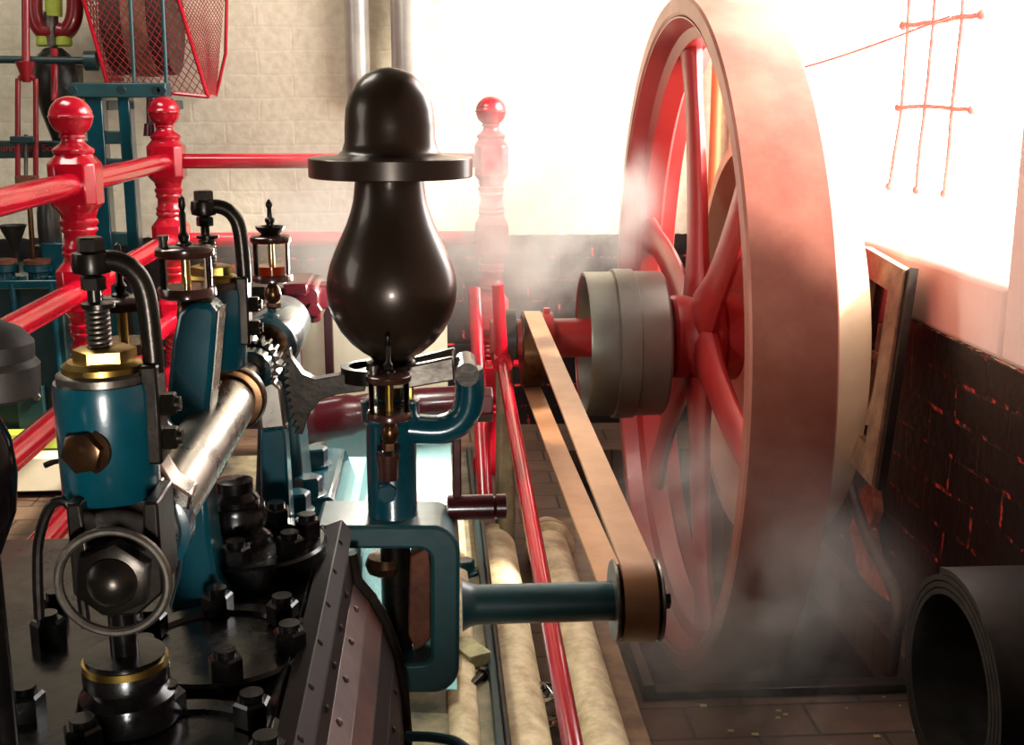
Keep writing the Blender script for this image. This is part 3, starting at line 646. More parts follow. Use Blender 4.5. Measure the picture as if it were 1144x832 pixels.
cg = thing('crank_guard', 'pale sheet metal splash guard around the crank behind the governor', 'guard', (-.1, 2.3, BED))
xl, xr = A(300, 470, 2.35).x, A(512, 470, 2.35).x
ztop = A(400, 345, 2.35).z
obj('back_sheet', MB().sheet([[(xl, 2.36, ztop), (xr - .02, 2.36, ztop)], [(xl, 2.36, .35), (xr - .02, 2.36, .35)]], .004), 'cream_sheet', cg)
rows = []
for i in range(13):
    t_ = i / 12; yy = 2.22 - .42 * t_ ** 1.4; zz = A(420, 472, 2.22).z * (1 - t_) + (.24) * t_ - .05 * math.sin(PI * t_)
    rows.append([(A(354, 530, 2.0).x - .02 * t_, yy, zz), (A(430, 530, 2.0).x, yy + .02, zz + .012 * math.sin(PI * t_)), (A(506, 530, 2.0).x, yy, zz)])
obj('splash_sheet', MB().sheet(rows, .003), 'cyan_sheet', cg, ang=70)
obj('guard_post', MB().box(A(367, 380, 2.3).x - .008, A(367, 380, 2.3).x + .008, 2.3, 2.32, .25, A(367, 318, 2.3).z), 'dark_red', cg, bevel=.002)
cr = thing('crosshead_link', 'dark red connecting link lying across behind the governor column', 'link', A(420, 460, 2.15))
a_, b_ = A(322, 470, 2.15), A(520, 448, 2.15)
obj('bar', MB().tube(bez([a_, A(350, 470, 2.15), A(400, 462, 2.15), A(460, 452, 2.15), b_], 6), [.045] * 6 + [.04] * 6 + [.035] * 6 + [.03] * 7, 18, flat=(1, .7), up=(0, 0, 1)), 'dark_red', cr)
obj('bar_nut', MB().hex(A(538, 452, 2.1) - Vector((.02, 0, 0)), .032, .04, (1, 0, 0), .3, dome=False), 'dark_red', cr, bevel=.003)
# dark red governor-gear box behind far bearing
rb = thing('bearing_clamp', 'dark maroon clamp casting with bolts behind the far rocker bearing', 'clamp', A(330, 330, 1.95))
obj('clamp_body', MB().prism(pp_(1.92, (296, 322), (350, 318), (358, 326), (358, 360), (346, 362), (340, 352), (296, 352)), (0, .12, 0)), 'dark_red', rb, bevel=.005)
obj('clamp_plate', MB().box(A(318, 322, 1.92).x, A(345, 322, 1.92).x, 1.9, 2.02, A(330, 328, 1.92).z, A(330, 315, 1.92).z), 'dark_red', rb, bevel=.003)
obj('clamp_bolt', MB().hex(A(352, 345, 1.92), .012, .012, (0, -1, 0)), 'dark_red', rb)
obj('clamp_bolt', MB().hex(A(296, 327, 1.9), .012, .02, (-1, 0, 0)), 'gun_metal', rb)
obj('cross_beam', MB().box(A(350, 330, 1.98).x, A(420, 330, 1.98).x, 1.95, 2.0, A(350, 342, 1.98).z, A(350, 316, 1.98).z), 'dark_red', rb, bevel=.003)
obj('foot_stem', MB().cyl((A(325, 340, 1.96).x, 1.97, BED), (A(325, 340, 1.96).x, 1.97, A(325, 345, 1.96).z), .014), 'dark_red', rb)

# maroon trip weight on a drop rod to the right of the governor
tw = thing('trip_weight', 'maroon trip weight on a thin drop rod right of the governor column', 'weight', A(535, 567, 1.5))
obj('weight', MB().lathe([(.012, 0), (.0165, .002), (.0165, .06), (.014, .062), (.0165, .064), (.0165, .076), (.012, .078)], A(499, 567, 1.48), (1, 0, 0), 28), 'dark_red', tw)
obj('drop_rod', MB().box(A(505, 480, 1.48).x, A(515, 480, 1.48).x, 1.475, 1.49, A(510, 556, 1.48).z, A(510, 470, 1.48).z), 'dark_red', tw, bevel=.002)

# rods and pipes to the right of the bed
a_, b_ = A(561, 405, 2.84), A(642, 845, 1.42)
t = thing('eccentric_rod', 'long red eccentric rod running under the governor shaft beside the belt', 'rod', a_)
obj('rod', MB().cyl(a_, b_, .0145, seg=20), 'red', t)
obj('rod_collar', MB().lathe([(.014, -.02), (.024, -.018), (.024, .018), (.014, .02)], a_, b_ - a_, 24), 'red', t)
for s_ in (-1, 1): obj('collar_bolt', MB().hex(a_ + Vector((s_ * .026, -.01, 0)), .009, .012, (s_, 0, 0)), 'red', t)
obj('upright', MB().cyl(a_ + Vector((0, 0, -.005)), A(556, 318, 2.84), .0165, .014), 'red', t)
a_, b_ = A(530, 325, 2.9), A(542, 560, 2.4)
t = thing('valve_rod', 'short red valve rod leaning down beside the governor bracket', 'rod', a_)
obj('rod', MB().cyl(a_, b_, .016, seg=20), 'red', t)
def fpipe(name, lab, x, r, z, y0, y1, m='cream_pipe', flange=None):
    t = thing(name, lab, 'pipe', (x, y0, 0))
    obj('pipe', MB().cyl((x, y0, z), (x, y1, z), r, seg=32), m, t)
    if flange:
        for yy in flange: obj('pipe_flange', MB().lathe([(r, 0), (r * 1.35, .002), (r * 1.35, .016), (r * 1.1, .018), (r * 1.1, .03), (r * 1.3, .032), (r * 1.3, .045), (r, .047)], (x, yy, z), (0, 1, 0), 40), m, t)
q = AZ(655, 760, .06)
fpipe('floor_pipe', 'wide dusty tan pipe on the floor between red rod and belt', q.x, .048, .05, 1.2, 3.02, flange=(2.92,))
q = AZ(570, 700, .09)
fpipe('floor_pipe', 'dusty cream pipe on the floor between engine bed and red rod', q.x - .004, .052, .055, 1.2, 2.95)
q = AZ(549, 740, .17)
fpipe('drain_pipe', 'thin dark drain pipe along the edge of the engine bed', bx1 + .012, .006, BED - .002, .6, 2.7, 'dark_pipe')
# plank and kerb by the pit
tag(obj('pit_plank', MB().box(.33, .385, 1.3, 3.2, 0, .03), 'board', bevel=.004), 'weathered plank laid along the floor between tan pipe and pit', 'plank')
tag(obj('pit_kerb', MB().box(.405, .43, 2.19, 3.9, 0, .035).box(.43, .99, 2.19, 2.225, 0, .02), 'dark_pipe', bevel=.003), 'dark iron kerb around the flywheel pit', 'kerb')
# bits on the bed
q = AZ(524, 728, BED + .016)
b = MB().box(-.022, .022, -.04, .04, -.012, .012); bmesh.ops.rotate(b.bm, verts=b.bm.verts, cent=(0, 0, 0), matrix=Matrix.Rotation(.5, 3, 'Z')); bmesh.ops.translate(b.bm, verts=b.bm.verts, vec=q)
tag(obj('wood_block', b, 'wood', bevel=.002), 'pale wooden wedge block lying on the engine bed', 'block')
q = AZ(531, 762, BED + .01)
b = MB().cyl(q + Vector((-.018, -.03, 0)), q + Vector((.012, .026, 0)), .0075).hex(q + Vector((.012, .026, 0)), .012, .012, (.5, .9, 0))
tag(obj('loose_bolt', b, 'gun_metal'), 'loose dark steel bolt lying on the engine bed', 'bolt')
q = AZ(519, 753, BED)
tag(obj('loose_nut', MB().hex(q, .011, .012), 'dull_steel'), 'loose steel nut beside the bolt on the engine bed', 'nut')
q = AZ(612, 800, .02)
b = MB(); b.sphere(q + Vector((0, 0, .025)), .05, 20, sz=.7)
for v in b.bm.verts: v.co += Vector((random.uniform(-1, 1), random.uniform(-1, 1), random.uniform(-1, 1))) * .009
for v in b.bm.verts: v.co.z = max(v.co.z, .001)
tag(obj('plastic_bag', b, 'plastic', ang=5), 'crumpled clear plastic bag on the floor beside the red rod', 'bag')
cbl = bez([A(455, 822, 1.28), A(490, 824, 1.25), A(515, 832, 1.2), A(545, 860, 1.1)], 6)
tag(obj('cable', MB().tube(cbl, .006, 10), 'dark_teal'), 'black cable crossing low in front of the bed below the governor bracket', 'cable')

# ================================================================== FENCE
fe = thing('cast_iron_fence', 'red cast iron fence with ball topped turned posts and round rails', 'fence', (-.8, 3.76, 0))
FX, FY1, FY2, FX3 = -.80, 2.8, 3.76, .18
RZS = (.99, .752, .515, .30)
def post(x, y):
    mb = MB()
    pr = [(.07, 0), (.07, .025), (.055, .04), (.05, .055), (.036, .07)]
    for z in RZS[::-1]:
        pr += [(.0345, z - .112), (.040, z - .106), (.040, z - .1), (.037, z - .097), (.042, z - .09), (.042, z - .082), (.037, z - .078), (.041, z - .066), (.044, z - .05),
               (.044, z + .05), (.041, z + .064), (.037, z + .072), (.042, z + .077), (.042, z + .084), (.039, z + .087), (.041, z + .092), (.041, z + .098), (.036, z + .104)]
    pr = [q for i, q in enumerate(pr) if i == 0 or q[1] > pr[i - 1][1] - 1e-6]
    pr = pr[:-6]
    z = RZS[0]
    pr += [(.043, z + .066), (.045, z + .07), (.045, z + .076), (.041, z + .079), (.036, z + .083), (.028, z + .089), (.024, z + .096), (.0245, z + .1), (.0285, z + .102), (.0285, z + .107), (.024, z + .109)]
    for k in range(2, 12):
        a_ = PI * k / 12
        zb = 1.137 - .0455 * math.cos(a_)
        pr.append((.0475 * math.sin(a_), zb))
        if k == 6: pr[-1] = (.0475, zb - .003); pr += [(.049, zb - .002), (.049, zb + .002), (.0475, zb + .003)]
    pr.append((0, 1.1825))
    mb.lathe(pr, (x, y, 0), (0, 0, 1), 44)
    o = obj('fence_post', mb, 'red', fe, ang=50)
    for z in RZS:
        blk = MB(); rings = []
        for (zz_, w_, c_) in ((z - .068, .034, .016), (z - .044, .0525, .02), (z + .044, .0525, .02), (z + .068, .034, .016)):
            rings.append([blk.bm.verts.new((x + px_, y + py_, zz_)) for px_, py_ in ((-w_, -w_ + c_), (-w_ + c_, -w_), (w_ - c_, -w_), (w_, -w_ + c_), (w_, w_ - c_), (w_ - c_, w_), (-w_ + c_, w_), (-w_, w_ - c_))])
        for p_, q_ in zip(rings, rings[1:]):
            for k in range(8): blk.bm.faces.new((p_[k], p_[(k + 1) % 8], q_[(k + 1) % 8], q_[k]))
        blk.bm.faces.new(rings[0][::-1]); blk.bm.faces.new(rings[-1])
        obj('rail_block', blk, 'red', o, bevel=.003)
    return o
for xy in ((FX, FY1), (FX, FY2), (FX3, FY2)): post(*xy)
for z in RZS:
    obj('rail', MB().cyl((FX, 1.0, z), (FX, FY1 - .03, z), .0265, seg=28), 'red', fe)
    obj('rail', MB().cyl((FX, FY1 + .03, z), (FX, FY2 - .03, z), .0265, seg=28), 'red', fe)
    if z > .6: obj('rail', MB().cyl((FX + .03, FY2, z), (FX3 - .03, FY2, z), .0225, seg=28), 'red', fe)

# ================================================================== SECOND ENGINE BEHIND THE FENCE
def B(x, y, Y=3.95): return A(x, y, Y)
sd = thing('trestle_stand', 'teal cast iron trestle with ladder slots behind the fence', 'stand', (A(125, 200, 3.82).x, 3.82, 0))
lx0, lx1, rx0, rx1 = A(103, 200, 3.82).x, A(122, 200, 3.82).x, A(139, 200, 3.82).x, A(152, 200, 3.82).x
ztp = B(120, 96).z
mb = MB().box(lx0, lx1, 3.80, 3.86, 0, ztp).box(rx0, rx1, 3.80, 3.86, 0, ztp)
obj('legs', mb, 'teal', sd, bevel=.004)
for y in (152, 182, 262): obj('rung', MB().box(lx1 - .005, rx0 + .01, 3.81, 3.85, B(120, y + 7).z, B(120, y - 7).z), 'teal_grey', sd, bevel=.003)
obj('top_beam', MB().box(B(95, 100).x, B(198, 100).x, 3.785, 3.865, B(150, 109).z, B(150, 93).z), 'teal_grey', sd, bevel=.004)
for x in (98, 193, 150, 187): obj('beam_bolt', MB().hex(Vector((B(x, 100).x, 3.80, B(x, 101).z)), .016, .016, (0, -1, 0)), 'dark_teal', sd)
for x in (120, 178): obj('support_arm', MB().box(B(x, 100).x, B(x + 8, 100).x, 3.86, 4.2, A(150, 112, 3.88).z - .03, A(150, 108, 3.88).z - .012), 'teal_grey', sd, bevel=.003)
obj('beam_lug', MB().cyl(B(168, 106, 3.80), B(168, 150, 3.80), .012).cyl(B(168, 138, 3.80), B(168, 152, 3.80), .018, .021), 'dark_red', sd)
rd = thing('tie_bar', 'dark teal tie bar across the second engine near the top', 'bar', B(50, 67))
obj('bar', MB().cyl(B(-400, 60, 3.9), B(98, 68, 3.9), .0115), 'dark_teal', rd)
obj('end_boss', MB().lathe([(.015, 0), (.03, .004), (.03, .04), (.015, .044)], B(94, 68, 3.9), (1, 0, 0), 24), 'dark_teal', rd)
nb = thing('lettered_crossbeam', 'dark teal curved crossbeam with small faded red lettering on it', 'beam', B(50, 165))
obj('beam', MB().prism(pp_(3.93, (-400, 154), (108, 158), (108, 168), (60, 176), (0, 177), (-60, 174), (-400, 160)), (0, .05, 0)), 'dark_teal', nb, bevel=.003)
tx = bpy.data.curves.new('lettering', 'FONT'); tx.body = 'Tunnerley  Sons'; tx.size = .031; tx.extrude = .001
tmp = bpy.data.objects.new('lettering_curve', tx); COL.objects.link(tmp)
tme = bpy.data.meshes.new_from_object(tmp.evaluated_get(bpy.context.evaluated_depsgraph_get())); bpy.data.objects.remove(tmp)
to = bpy.data.objects.new('lettering', tme); COL.objects.link(to); to.parent = nb; to.location = A(-6, 169, 3.925) - wl(nb); to.rotation_euler = (PI / 2, 0, 0); tme.materials.clear(); tme.materials.append(M['letter_red'])
to['label'] = 'faded red lettering'
# fork rods
fo = thing('fork_rod', 'red forked lifting rod of the second engine at the far left', 'rod', B(30, 100, 3.88))
def Fk(x, y): return A(x, y, 3.88)
fr_ = obj('fork', MB().cyl(Fk(28, -60), Fk(29, 70), .011, .012).lathe([(.012, 0), (.02, .03), (.03, .06), (.012, .064)], Fk(30, 92), (0, 0, 1), 16), 'deep_red', fo)
for x in (20, 40): obj('fork_leg', MB().tube(bez([Fk(30, 84), Fk(x + (2 if x < 30 else -2), 88), Fk(x, 100), Fk(x, 205)], 5), .0085, 10), 'deep_red', fo)
obj('inner_rod', MB().cyl(Fk(29, 150), Fk(29, 205), .006), 'dull_steel', fo)
obj('fork_yoke', MB().box(Fk(18, 200).x, Fk(42, 200).x, 3.865, 3.9, Fk(30, 205).z, Fk(30, 196).z), 'rust', fo, bevel=.003)
obj('guide_nut', MB().box(Fk(13, 155).x, Fk(40, 155).x, 3.86, 3.9, Fk(30, 160).z, Fk(30, 152).z), 'dark_teal', fo, bevel=.003)
# second governor
g2 = thing('small_governor', 'dark second governor with curved red arms and lime weights behind the fence', 'governor', B(62, 100, 4.0))
def K(x, y): return A(x, y, 4.05)
k1 = SC(62, 80, 4.05)
obj('pear_weight', MB().lathe([(r_ * k1, K(62, y).z) for r_, y in ((0, 52), (10, 54), (18, 62), (23, 74), (24.5, 86), (23, 105), (19, 125), (13, 145), (7, 165), (6, 240), (0, 241))], (K(62, 80).x, 4.05, 0), (0, 0, 1), 40), 'dark_pipe', g2)
for s_ in (-1, 1):
    obj('curved_arm', MB().tube(bez([K(61 + s_ * 22, -50), K(61 + s_ * 23, 0), K(61 + s_ * 21, 22), K(61 + s_ * 13, 35), K(61 + s_ * 3, 34)], 6), .026, 14), 'deep_red', g2)
    obj('lime_weight', MB().lathe([(.02, 0), (.026, .005), (.024, .03), (.018, .034)], K(61 + s_ * 11, 52), (0, 0, 1), 20), 'lime', g2)
obj('lime_sleeve', MB().cyl(K(60, 18), K(60, -40), .026), 'lime', g2)
obj('centre_sleeve', MB().cyl(K(57, 52), K(57, 14), .022), 'dull_steel', g2)
obj('red_spindle', MB().cyl(A(61, 112, 3.97), A(61, 54, 3.97), .011), 'red', g2)
bk = thing('steel_bucket', 'small grey cylindrical pot hung behind the second governor', 'pot', B(82, 100, 4.12))
obj('pot', MB().lathe([(.03, 0), (.038, .004), (.04, .1), (.043, .104), (.043, .112), (.036, .112)], A(81, 112, 4.15), (0, 0, 1), 28), 'dull_steel', bk)
# wire guard
wg = thing('wire_mesh_guard', 'red wire mesh belt guard hanging above the teal trestle', 'guard', B(170, 60, 3.9))
F_ = [A(82, -40, 3.88), A(121, 97, 3.88), A(232, 108, 3.88), A(187, -40, 3.88)]    # front sheet: top left, bottom left, bottom right, top right
K_ = [A(120, -40, 4.22), A(140, 97, 4.22), A(241, 108, 4.22), A(252, 60, 4.22), A(254, -40, 4.22)]
def mesh_sheet(tl, bl, brr, tr, nu, nv, r=.0016):
    mb = MB()
    Pt = lambda u, v: (tl * (1 - u) + tr * u) * (1 - v) + (bl * (1 - u) + brr * u) * v
    for i in range(-nv, nu + 1):
        for sgn in (1, -1):
            u0, u1, v0, v1 = i / nu, i / nu + nv / nu, 0.0, 1.0
            if sgn < 0: u0, u1 = 1 - u0, 1 - u1
            # clip to 0..1
            def at(t): return (u0 + (u1 - u0) * t, t)
            ts = [0.0, 1.0]
            ta, tb = (0 - u0) / (u1 - u0), (1 - u0) / (u1 - u0)
            lo, hi = max(0, min(ta, tb)), min(1, max(ta, tb))
            if hi - lo < .02: continue
            a__, b__ = at(lo), at(hi)
            mb.tube([Pt(*a__), Pt((a__[0] + b__[0]) / 2, (a__[1] + b__[1]) / 2), Pt(*b__)], r, 4)
    return mb
obj('front_mesh', mesh_sheet(F_[0], F_[1], F_[2], F_[3], 13, 13, .0014), 'guard_wire', wg)
obj('side_mesh', mesh_sheet(F_[3], F_[2], K_[2], K_[4], 13, 26, .0017), 'guard_wire', wg)
obj('bottom_mesh', mesh_sheet(F_[1], K_[1], K_[2], F_[2], 12, 9, .002), 'guard_wire', wg)
obj('left_mesh', mesh_sheet(K_[0], K_[1], F_[1], F_[0], 10, 10, .0016), 'guard_wire', wg)
for i, ps in enumerate(([F_[0], F_[1]], [F_[3], F_[2]], [F_[1], F_[2]], [F_[2], K_[2]], [K_[2], K_[3], K_[4]])): obj('guard_rim', MB().tube(ps, .0062, 8), 'red', wg)
wp = thing('guarded_pulley', 'dark wooden pulley inside the red wire guard', 'pulley', A(170, 20, 4.1))
q = A(184, 84, 4.08); q.z += .175
obj('pulley_rim', MB().lathe([(.05, -.15), (.175, -.15), (.175, .04), (.05, .04)], (q.x, 4.08, q.z), (1, 0, 0), 48), 'wood_dark', wp)
obj('flat_belt', MB().annulus((q.x - .085, 4.08, q.z), (1, 0, 0), .1755, .18, .075, 48), 'board', wp)
for x in (150, 186): obj('hanger_rod', MB().cyl(A(x, 96, 3.835), A(x - 6, -30, 3.835), .006), 'teal_grey', wp)
# valve block with glands
vb = thing('valve_block', 'teal valve block of the second engine with bolted glands', 'engine', B(30, 330, 3.75))
VY = 3.72
def V(x, y, d=0): return A(x, y, VY + d)
obj('block', MB().box(V(-90, 330).x, V(70, 330).x, VY, VY + .4, .02, V(30, 314).z), 'dark_teal', vb, bevel=.006)
obj('top_flange', MB().box(V(-90, 330).x, V(72, 330).x, VY - .02, VY + .42, V(30, 322).z, V(30, 312).z), 'teal', vb, bevel=.004)
obj('rear_box', MB().box(V(38, 300).x, V(69, 300).x, VY + .08, VY + .22, V(30, 316).z, V(50, 275).z), 'teal', vb, bevel=.004)
for x in (0, 38):
    g = obj('gland', MB().lathe([(.04, 0), (.03, .008), (.03, .03), (.042, .036), (.042, .055), (.036, .058)], (V(x, 318).x, VY + .05, V(x, 318).z), (0, 0, 1), 28), 'teal', vb)
    obj('gland_top', MB().lathe([(.04, 0), (.04, .012), (.03, .014)], (V(x, 318).x, VY + .05, V(x, 318).z + .058), (0, 0, 1), 28), 'rust', g)
obj('valve_rod', MB().cyl(V(37, 290, .05), V(33, 225, .05), .008), 'bronze', vb)
for x in (14, 26, 50, 58, 68): obj('flange_bolt', MB().hex((V(x, 312).x, VY - .004, V(x, 313).z), .012, .014), 'teal', vb)
for x in (13, 57): obj('rib', MB().cyl(V(x, 316, -.012), (V(x, 316).x + .01, VY - .012, .1), .010), 'teal', vb)
obj('access_plate', MB().box(V(22, 450).x, V(52, 450).x, VY - .03, VY, V(30, 478).z, V(30, 430).z), 'dark_teal', vb, bevel=.003)
obj('plate_bolt', MB().hex(V(42, 442, -.03), .014, .014, (0, -1, 0)), 'dull_steel', vb)
fn = thing('oil_funnel', 'dark oil funnel standing on the teal valve block', 'funnel', V(17, 275, .1))
obj('funnel', MB().lathe([(.008, -.06), (.01, 0), (.012, .02), (.04, .085), (.042, .088), (.038, .088), (.01, .022), (.006, 0)], V(17, 283, .1), (0, 0, 1), 28), 'dark_pipe', fn)
sc_ = thing('dark_spire', 'dark bullet shaped cover standing on the teal box behind the fence', 'cover', V(57, 275, .15))
obj('spire', MB().lathe([(.05, 0), (.05, .01), (.034, .012), (.036, .06), (.034, .11), (.026, .15), (.012, .185), (0, .19)], V(57, 277, .15), (0, 0, 1), 28), 'dark_pipe', sc_)
# bed rails of the second engine, pale stone step and lime strip
zf = .0
def step(name, lab, y0, y1, Y, dpt, m, cat):
    a_, b_ = A(0, y0, Y), A(0, y1, Y)
    tag(obj(name, MB().box(-2.6, -.9, Y, Y + dpt, b_.z, a_.z), m, bevel=.004), lab, cat)
step('stone_step', 'pale stone step in front of the second engine beyond the fence', 512, 550, 3.55, .12, 'cream_sheet', 'step')
step('lime_pipe_cover', 'lime green strip lying on the base of the second engine', 485, 502, 3.62, .06, 'lime', 'strip')
lh = thing('black_lever', 'short black hand lever between the fence and the pale step', 'lever', A(70, 516, 3.3))
obj('grip', MB().tube(bez([A(50, 520, 3.5), A(60, 516, 3.5), A(72, 514, 3.5)], 4), [.009] * 4 + [.008] * 4 + [.005], 10), 'oil_black', lh)
obj('stem', MB().cyl(A(71, 514, 3.5), A(76, 560, 3.5), .005), 'oil_black', lh)

# ================================================================== RIGHT SIDE
# leaning slotted board
bx = thing('slotted_board', 'brown slotted wooden board leaning on the right wall behind flywheel', 'board', (XW - .03, 2.6, .3))
def Bo(x, y, X): return AX(x, y, X)
tr, brr = AX(1022, 303, XW - .03), AX(986, 545, XW - .10)
tl, bl = tr + Vector((0, .26, .02)), brr + Vector((0, .26, .02))
def Bp(u, v): return (tr * (1 - u) + tl * u) * (1 - v) + (brr * (1 - u) + bl * u) * v
nrm = (brr - tr).cross(tl - tr).normalized()
if nrm.x > 0: nrm = -nrm
mb = MB()
for (u0, u1, v0, v1) in ((0, .26, 0, 1), (.74, 1, 0, 1), (.26, .74, 0, .13), (.26, .74, .85, 1)):
    mb.prism([Bp(u0, v0), Bp(u1, v0), Bp(u1, v1), Bp(u0, v1)], nrm * .025)
obj('board_frame', mb, 'board', bx)
obj('board_edge', MB().prism([Bp(-.07, -.02), Bp(0, 0), Bp(0, 1), Bp(-.07, 1.0)], nrm * .018), 'dark_pipe', bx)
obj('backing', MB().prism([Bp(.2, .1), Bp(.8, .1), Bp(.8, .9), Bp(.2, .9)], nrm * .004), 'oil_black', bx)
obj('slide', MB().tube([Bp(.36, .3) + nrm * .012, Bp(.34, .78) + nrm * .012], .012, 10).box(*(lambda c: (c.x - .014, c.x + .004, c.y - .02, c.y + .02, c.z - .01, c.z + .01))(Bp(.35, .45) + nrm * .01)), 'board', bx)
# roll of belting
rx, ry, rr_ = .865, 1.84, .2
rl = thing('belting_roll', 'large roll of black rubber belting on the floor in the corner', 'roll', (rx, ry, 0))
mb = MB(); n = 260; turns = 3.4; sp_o = []
for i in range(n + 1):
    a_ = math.radians(70) + 2 * PI * turns * i / n; r_ = rr_ - .012 * turns * i / n * 1.0
    sp_o.append((r_, a_))
hwid = .088
rings = []
for r_, a_ in sp_o:
    c, s_ = math.cos(a_), math.sin(a_); jit = .006 * math.sin(a_ * .5 + 1)
    rings.append([mb.bm.verts.new((rx + sx + (jit if sx < 0 else 0), ry + (r_ - d) * c, rr_ + (r_ - d) * s_)) for sx, d in ((0, 0), (2 * hwid, 0), (2 * hwid, .0095), (0, .0095))])
for p_, q_ in zip(rings, rings[1:]):
    for k in range(4): mb.bm.faces.new((p_[k], p_[(k + 1) % 4], q_[(k + 1) % 4], q_[k]))
mb.bm.faces.new(rings[0]); mb.bm.faces.new(rings[-1][::-1])
obj('belting', mb, 'rubber', rl, ang=40)
# bent pipe at the wall foot
def Wp(x, y, X=.97): return AX(x, y, X)
pts = bez([Wp(950, 545, .98), Wp(968, 598, .97), Wp(992, 645, .96), Wp(1003, 678, .95), Wp(1000, 715, .94), Wp(992, 775, .93)], 6)
for i, q in enumerate(pts): q.z = max(q.z, .014)
tag(obj('bent_pipe', MB().tube(pts, .0135, 12), 'old_pipe'), 'rusty bent pipe leaning at the foot of the black brick wall', 'pipe')
mb = MB()
bs = [Wp(948, 590, 1.02), Wp(962, 545, 1.02), Wp(974, 538, 1.02), Wp(977, 572, 1.02), Wp(970, 590, 1.02), Wp(980, 640, 1.02), Wp(992, 672, 1.02), Wp(975, 660, 1.02), Wp(958, 640, 1.02)]
mb.prism([(1.02, q.y, max(q.z, .001)) for q in bs], (.024, 0, 0))
tag(obj('broken_render', mb, 'orange_brick', bevel=.004), 'broken patch of orange brick showing at the foot of the black wall', 'brick patch')
mb = MB()
deb = thing('floor_debris', 'scattered small pale chips on the dark floor by the pit', 'debris')
deb['kind'] = 'stuff'
for i in range(60):
    x_, y_ = random.uniform(.45, 1.0), random.uniform(1.5, 2.2)
    s_ = random.uniform(.0015, .005); mb.box(x_ - s_, x_ + s_ * 1.6, y_ - s_, y_ + s_, 0, s_ * .8)
obj('chips', mb, 'wood', deb)

# ================================================================== STEAM
def steam(name, lab, centre, radii, dens, scale, thr=.5):
    m = bpy.data.materials.new(name); m.use_nodes = True; nt = m.node_tree; L = nt.links.new
    nt.nodes.remove(nt.nodes['Principled BSDF'])
    v = nt.nodes.new('ShaderNodeVolumePrincipled'); v.inputs['Color'].default_value = (.95, .93, .9, 1); v.inputs['Anisotropy'].default_value = .2
    tc = nt.nodes.new('ShaderNodeTexCoord')
    n = nt.nodes.new('ShaderNodeTexNoise'); n.inputs['Scale'].default_value = scale; n.inputs['Detail'].default_value = 4; n.inputs['Roughness'].default_value = .6; n.inputs['Distortion'].default_value = .6
    L(tc.outputs['Object'], n.inputs['Vector'])
    mr = nt.nodes.new('ShaderNodeMapRange'); mr.inputs['From Min'].default_value = thr - .08; mr.inputs['From Max'].default_value = thr + .22; L(n.outputs['Fac'], mr.inputs['Value'])
    dv = nt.nodes.new('ShaderNodeVectorMath'); dv.operation = 'DIVIDE'; dv.inputs[1].default_value = radii; L(tc.outputs['Object'], dv.inputs[0])
    ln = nt.nodes.new('ShaderNodeVectorMath'); ln.operation = 'LENGTH'; L(dv.outputs[0], ln.inputs[0])
    fo_ = nt.nodes.new('ShaderNodeMapRange'); fo_.interpolation_type = 'SMOOTHSTEP'; fo_.inputs['From Min'].default_value = 1.0; fo_.inputs['From Max'].default_value = .15; L(ln.outputs['Value'], fo_.inputs['Value'])
    mu = nt.nodes.new('ShaderNodeMath'); mu.operation = 'MULTIPLY'; L(mr.outputs[0], mu.inputs[0]); L(fo_.outputs[0], mu.inputs[1])
    m2 = nt.nodes.new('ShaderNodeMath'); m2.operation = 'MULTIPLY'; m2.inputs[1].default_value = dens; L(mu.outputs[0], m2.inputs[0]); L(m2.outputs[0], v.inputs['Density'])
    L(v.outputs[0], nt.nodes['Material Output'].inputs['Volume'])
    M[name] = m
    mb = MB()
    bmesh.ops.create_icosphere(mb.bm, subdivisions=3, radius=1.0)
    for q in mb.bm.verts: q.co = Vector((q.co.x * radii[0], q.co.y * radii[1], q.co.z * radii[2])) + Vector(centre)
    o = obj(name, mb, name, base=centre)
    tag(o, lab, 'steam', kind='stuff'); return o
import os
if not os.environ.get('NOSTEAM'):
    steam('steam_wisps', 'thin white steam drifting up behind the belt and grey drum', (.30, 3.45, .84), (.44, .40, .40), 8, 5.5)
    steam('steam_veil', 'faint steam glowing behind the governor neck', A(440, 265, 2.75), (.55, .38, .32), 2.6, 4.0, .44)
    steam('steam_cloud', 'white steam drifting low over floor and flywheel bottom', (.6, 2.2, .22), (.40, .42, .42), 5, 5.5)

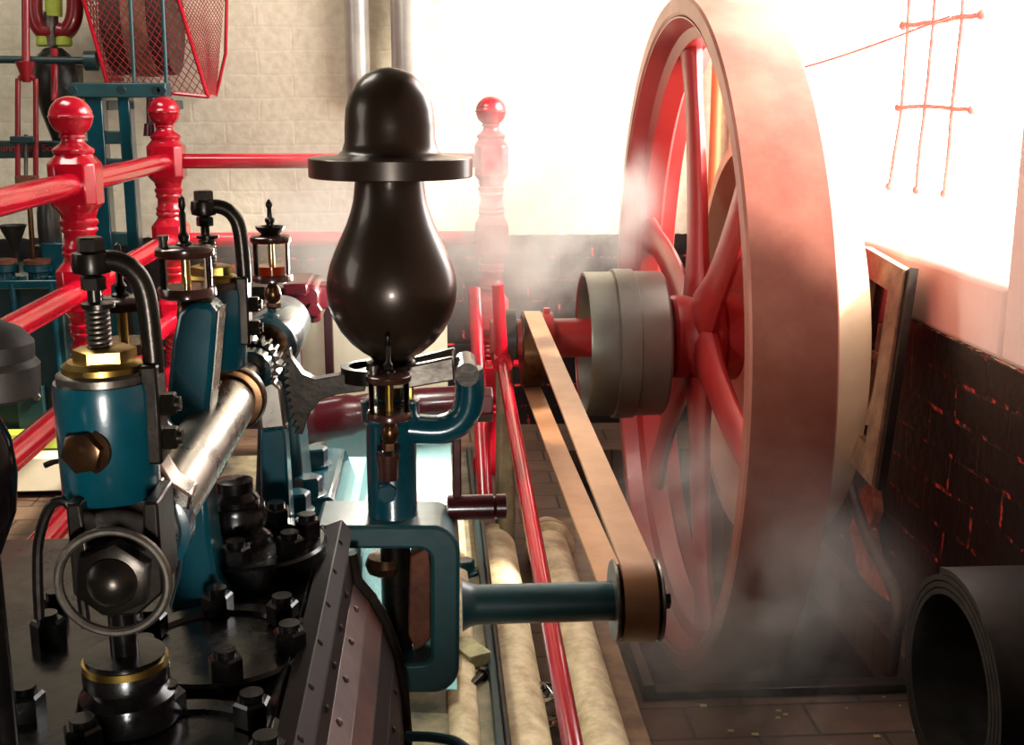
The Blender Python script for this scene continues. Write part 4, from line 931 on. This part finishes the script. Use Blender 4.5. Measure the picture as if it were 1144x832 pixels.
# ================================================================== LIGHT
w = bpy.data.worlds.new('World'); S.world = w; w.use_nodes = True
w.node_tree.nodes['Background'].inputs['Color'].default_value = (1, .98, .95, 1)
w.node_tree.nodes['Background'].inputs['Strength'].default_value = 8
def area(name, loc, to, sx, sy, e, col=(1, 1, 1)):
    l = bpy.data.lights.new(name, 'AREA'); l.shape = 'RECTANGLE'; l.size = sx; l.size_y = sy; l.energy = e; l.color = col
    o = bpy.data.objects.new(name, l); COL.objects.link(o); o.location = loc
    o.rotation_euler = (Vector(to) - Vector(loc)).to_track_quat('-Z', 'Y').to_euler(); return o
sl = bpy.data.lights.new('sun', 'SUN'); sl.energy = 12; sl.angle = .08; sl.color = (1, .90, .76)
so = bpy.data.objects.new('sun', sl); COL.objects.link(so); so.rotation_euler = Vector((-1, .28, -.9)).to_track_quat('-Z', 'Y').to_euler()
area('window_daylight', (1.6, 3.0, 1.9), (.2, 2.9, .7), 1.6, 1.6, 50, (1, .96, .92))
area('left_window_daylight', (-3.1, .9, 1.7), (-.3, 1.6, .9), 1.4, 1.4, 24, (1, .96, .9))
sp_ = bpy.data.lights.new('work_lamp', 'SPOT'); sp_.energy = 80; sp_.spot_size = .64; sp_.spot_blend = .8; sp_.shadow_soft_size = .1; sp_.color = (1, .96, .9)
lo = bpy.data.objects.new('work_lamp', sp_); COL.objects.link(lo); lo.location = (0, -.5, .8); lo.rotation_euler = (Vector((-.3, 1.5, .9)) - lo.location).to_track_quat('-Z', 'Y').to_euler()
pl_ = bpy.data.lights.new('bench_lamp', 'POINT'); pl_.energy = 11; pl_.shadow_soft_size = .04; pl_.color = (1, .95, .82)
po = bpy.data.objects.new('bench_lamp', pl_); COL.objects.link(po); po.location = A(432, 300, 1.86)
area('overhead_fill', (-1.3, 2.6, 2.9), (-1.1, 2.9, 0), 1.2, .6, 30, (1, .95, .85))  # added fill light over the second engine and fence, no fitting there

# ================================================================== CAMERA
cam = bpy.data.cameras.new('camera'); cam.sensor_width = 36; cam.sensor_fit = 'HORIZONTAL'; cam.lens = 36 * FPX / 1144; cam.clip_start = .02
co = bpy.data.objects.new('camera', cam); COL.objects.link(co); co.location = EYE; co.rotation_euler = (PI / 2 - PITCH, 0, -YAW)
S.camera = co
S.view_settings.view_transform = 'Standard'; S.view_settings.look = 'None'; S.view_settings.exposure = 0; S.view_settings.gamma = 1; S.view_settings.use_curve_mapping = False
S.cycles.use_denoising = True
S.cycles.max_bounces = 8; S.cycles.transparent_max_bounces = 12; S.cycles.volume_bounces = 1
S.cycles.sample_clamp_indirect = 6
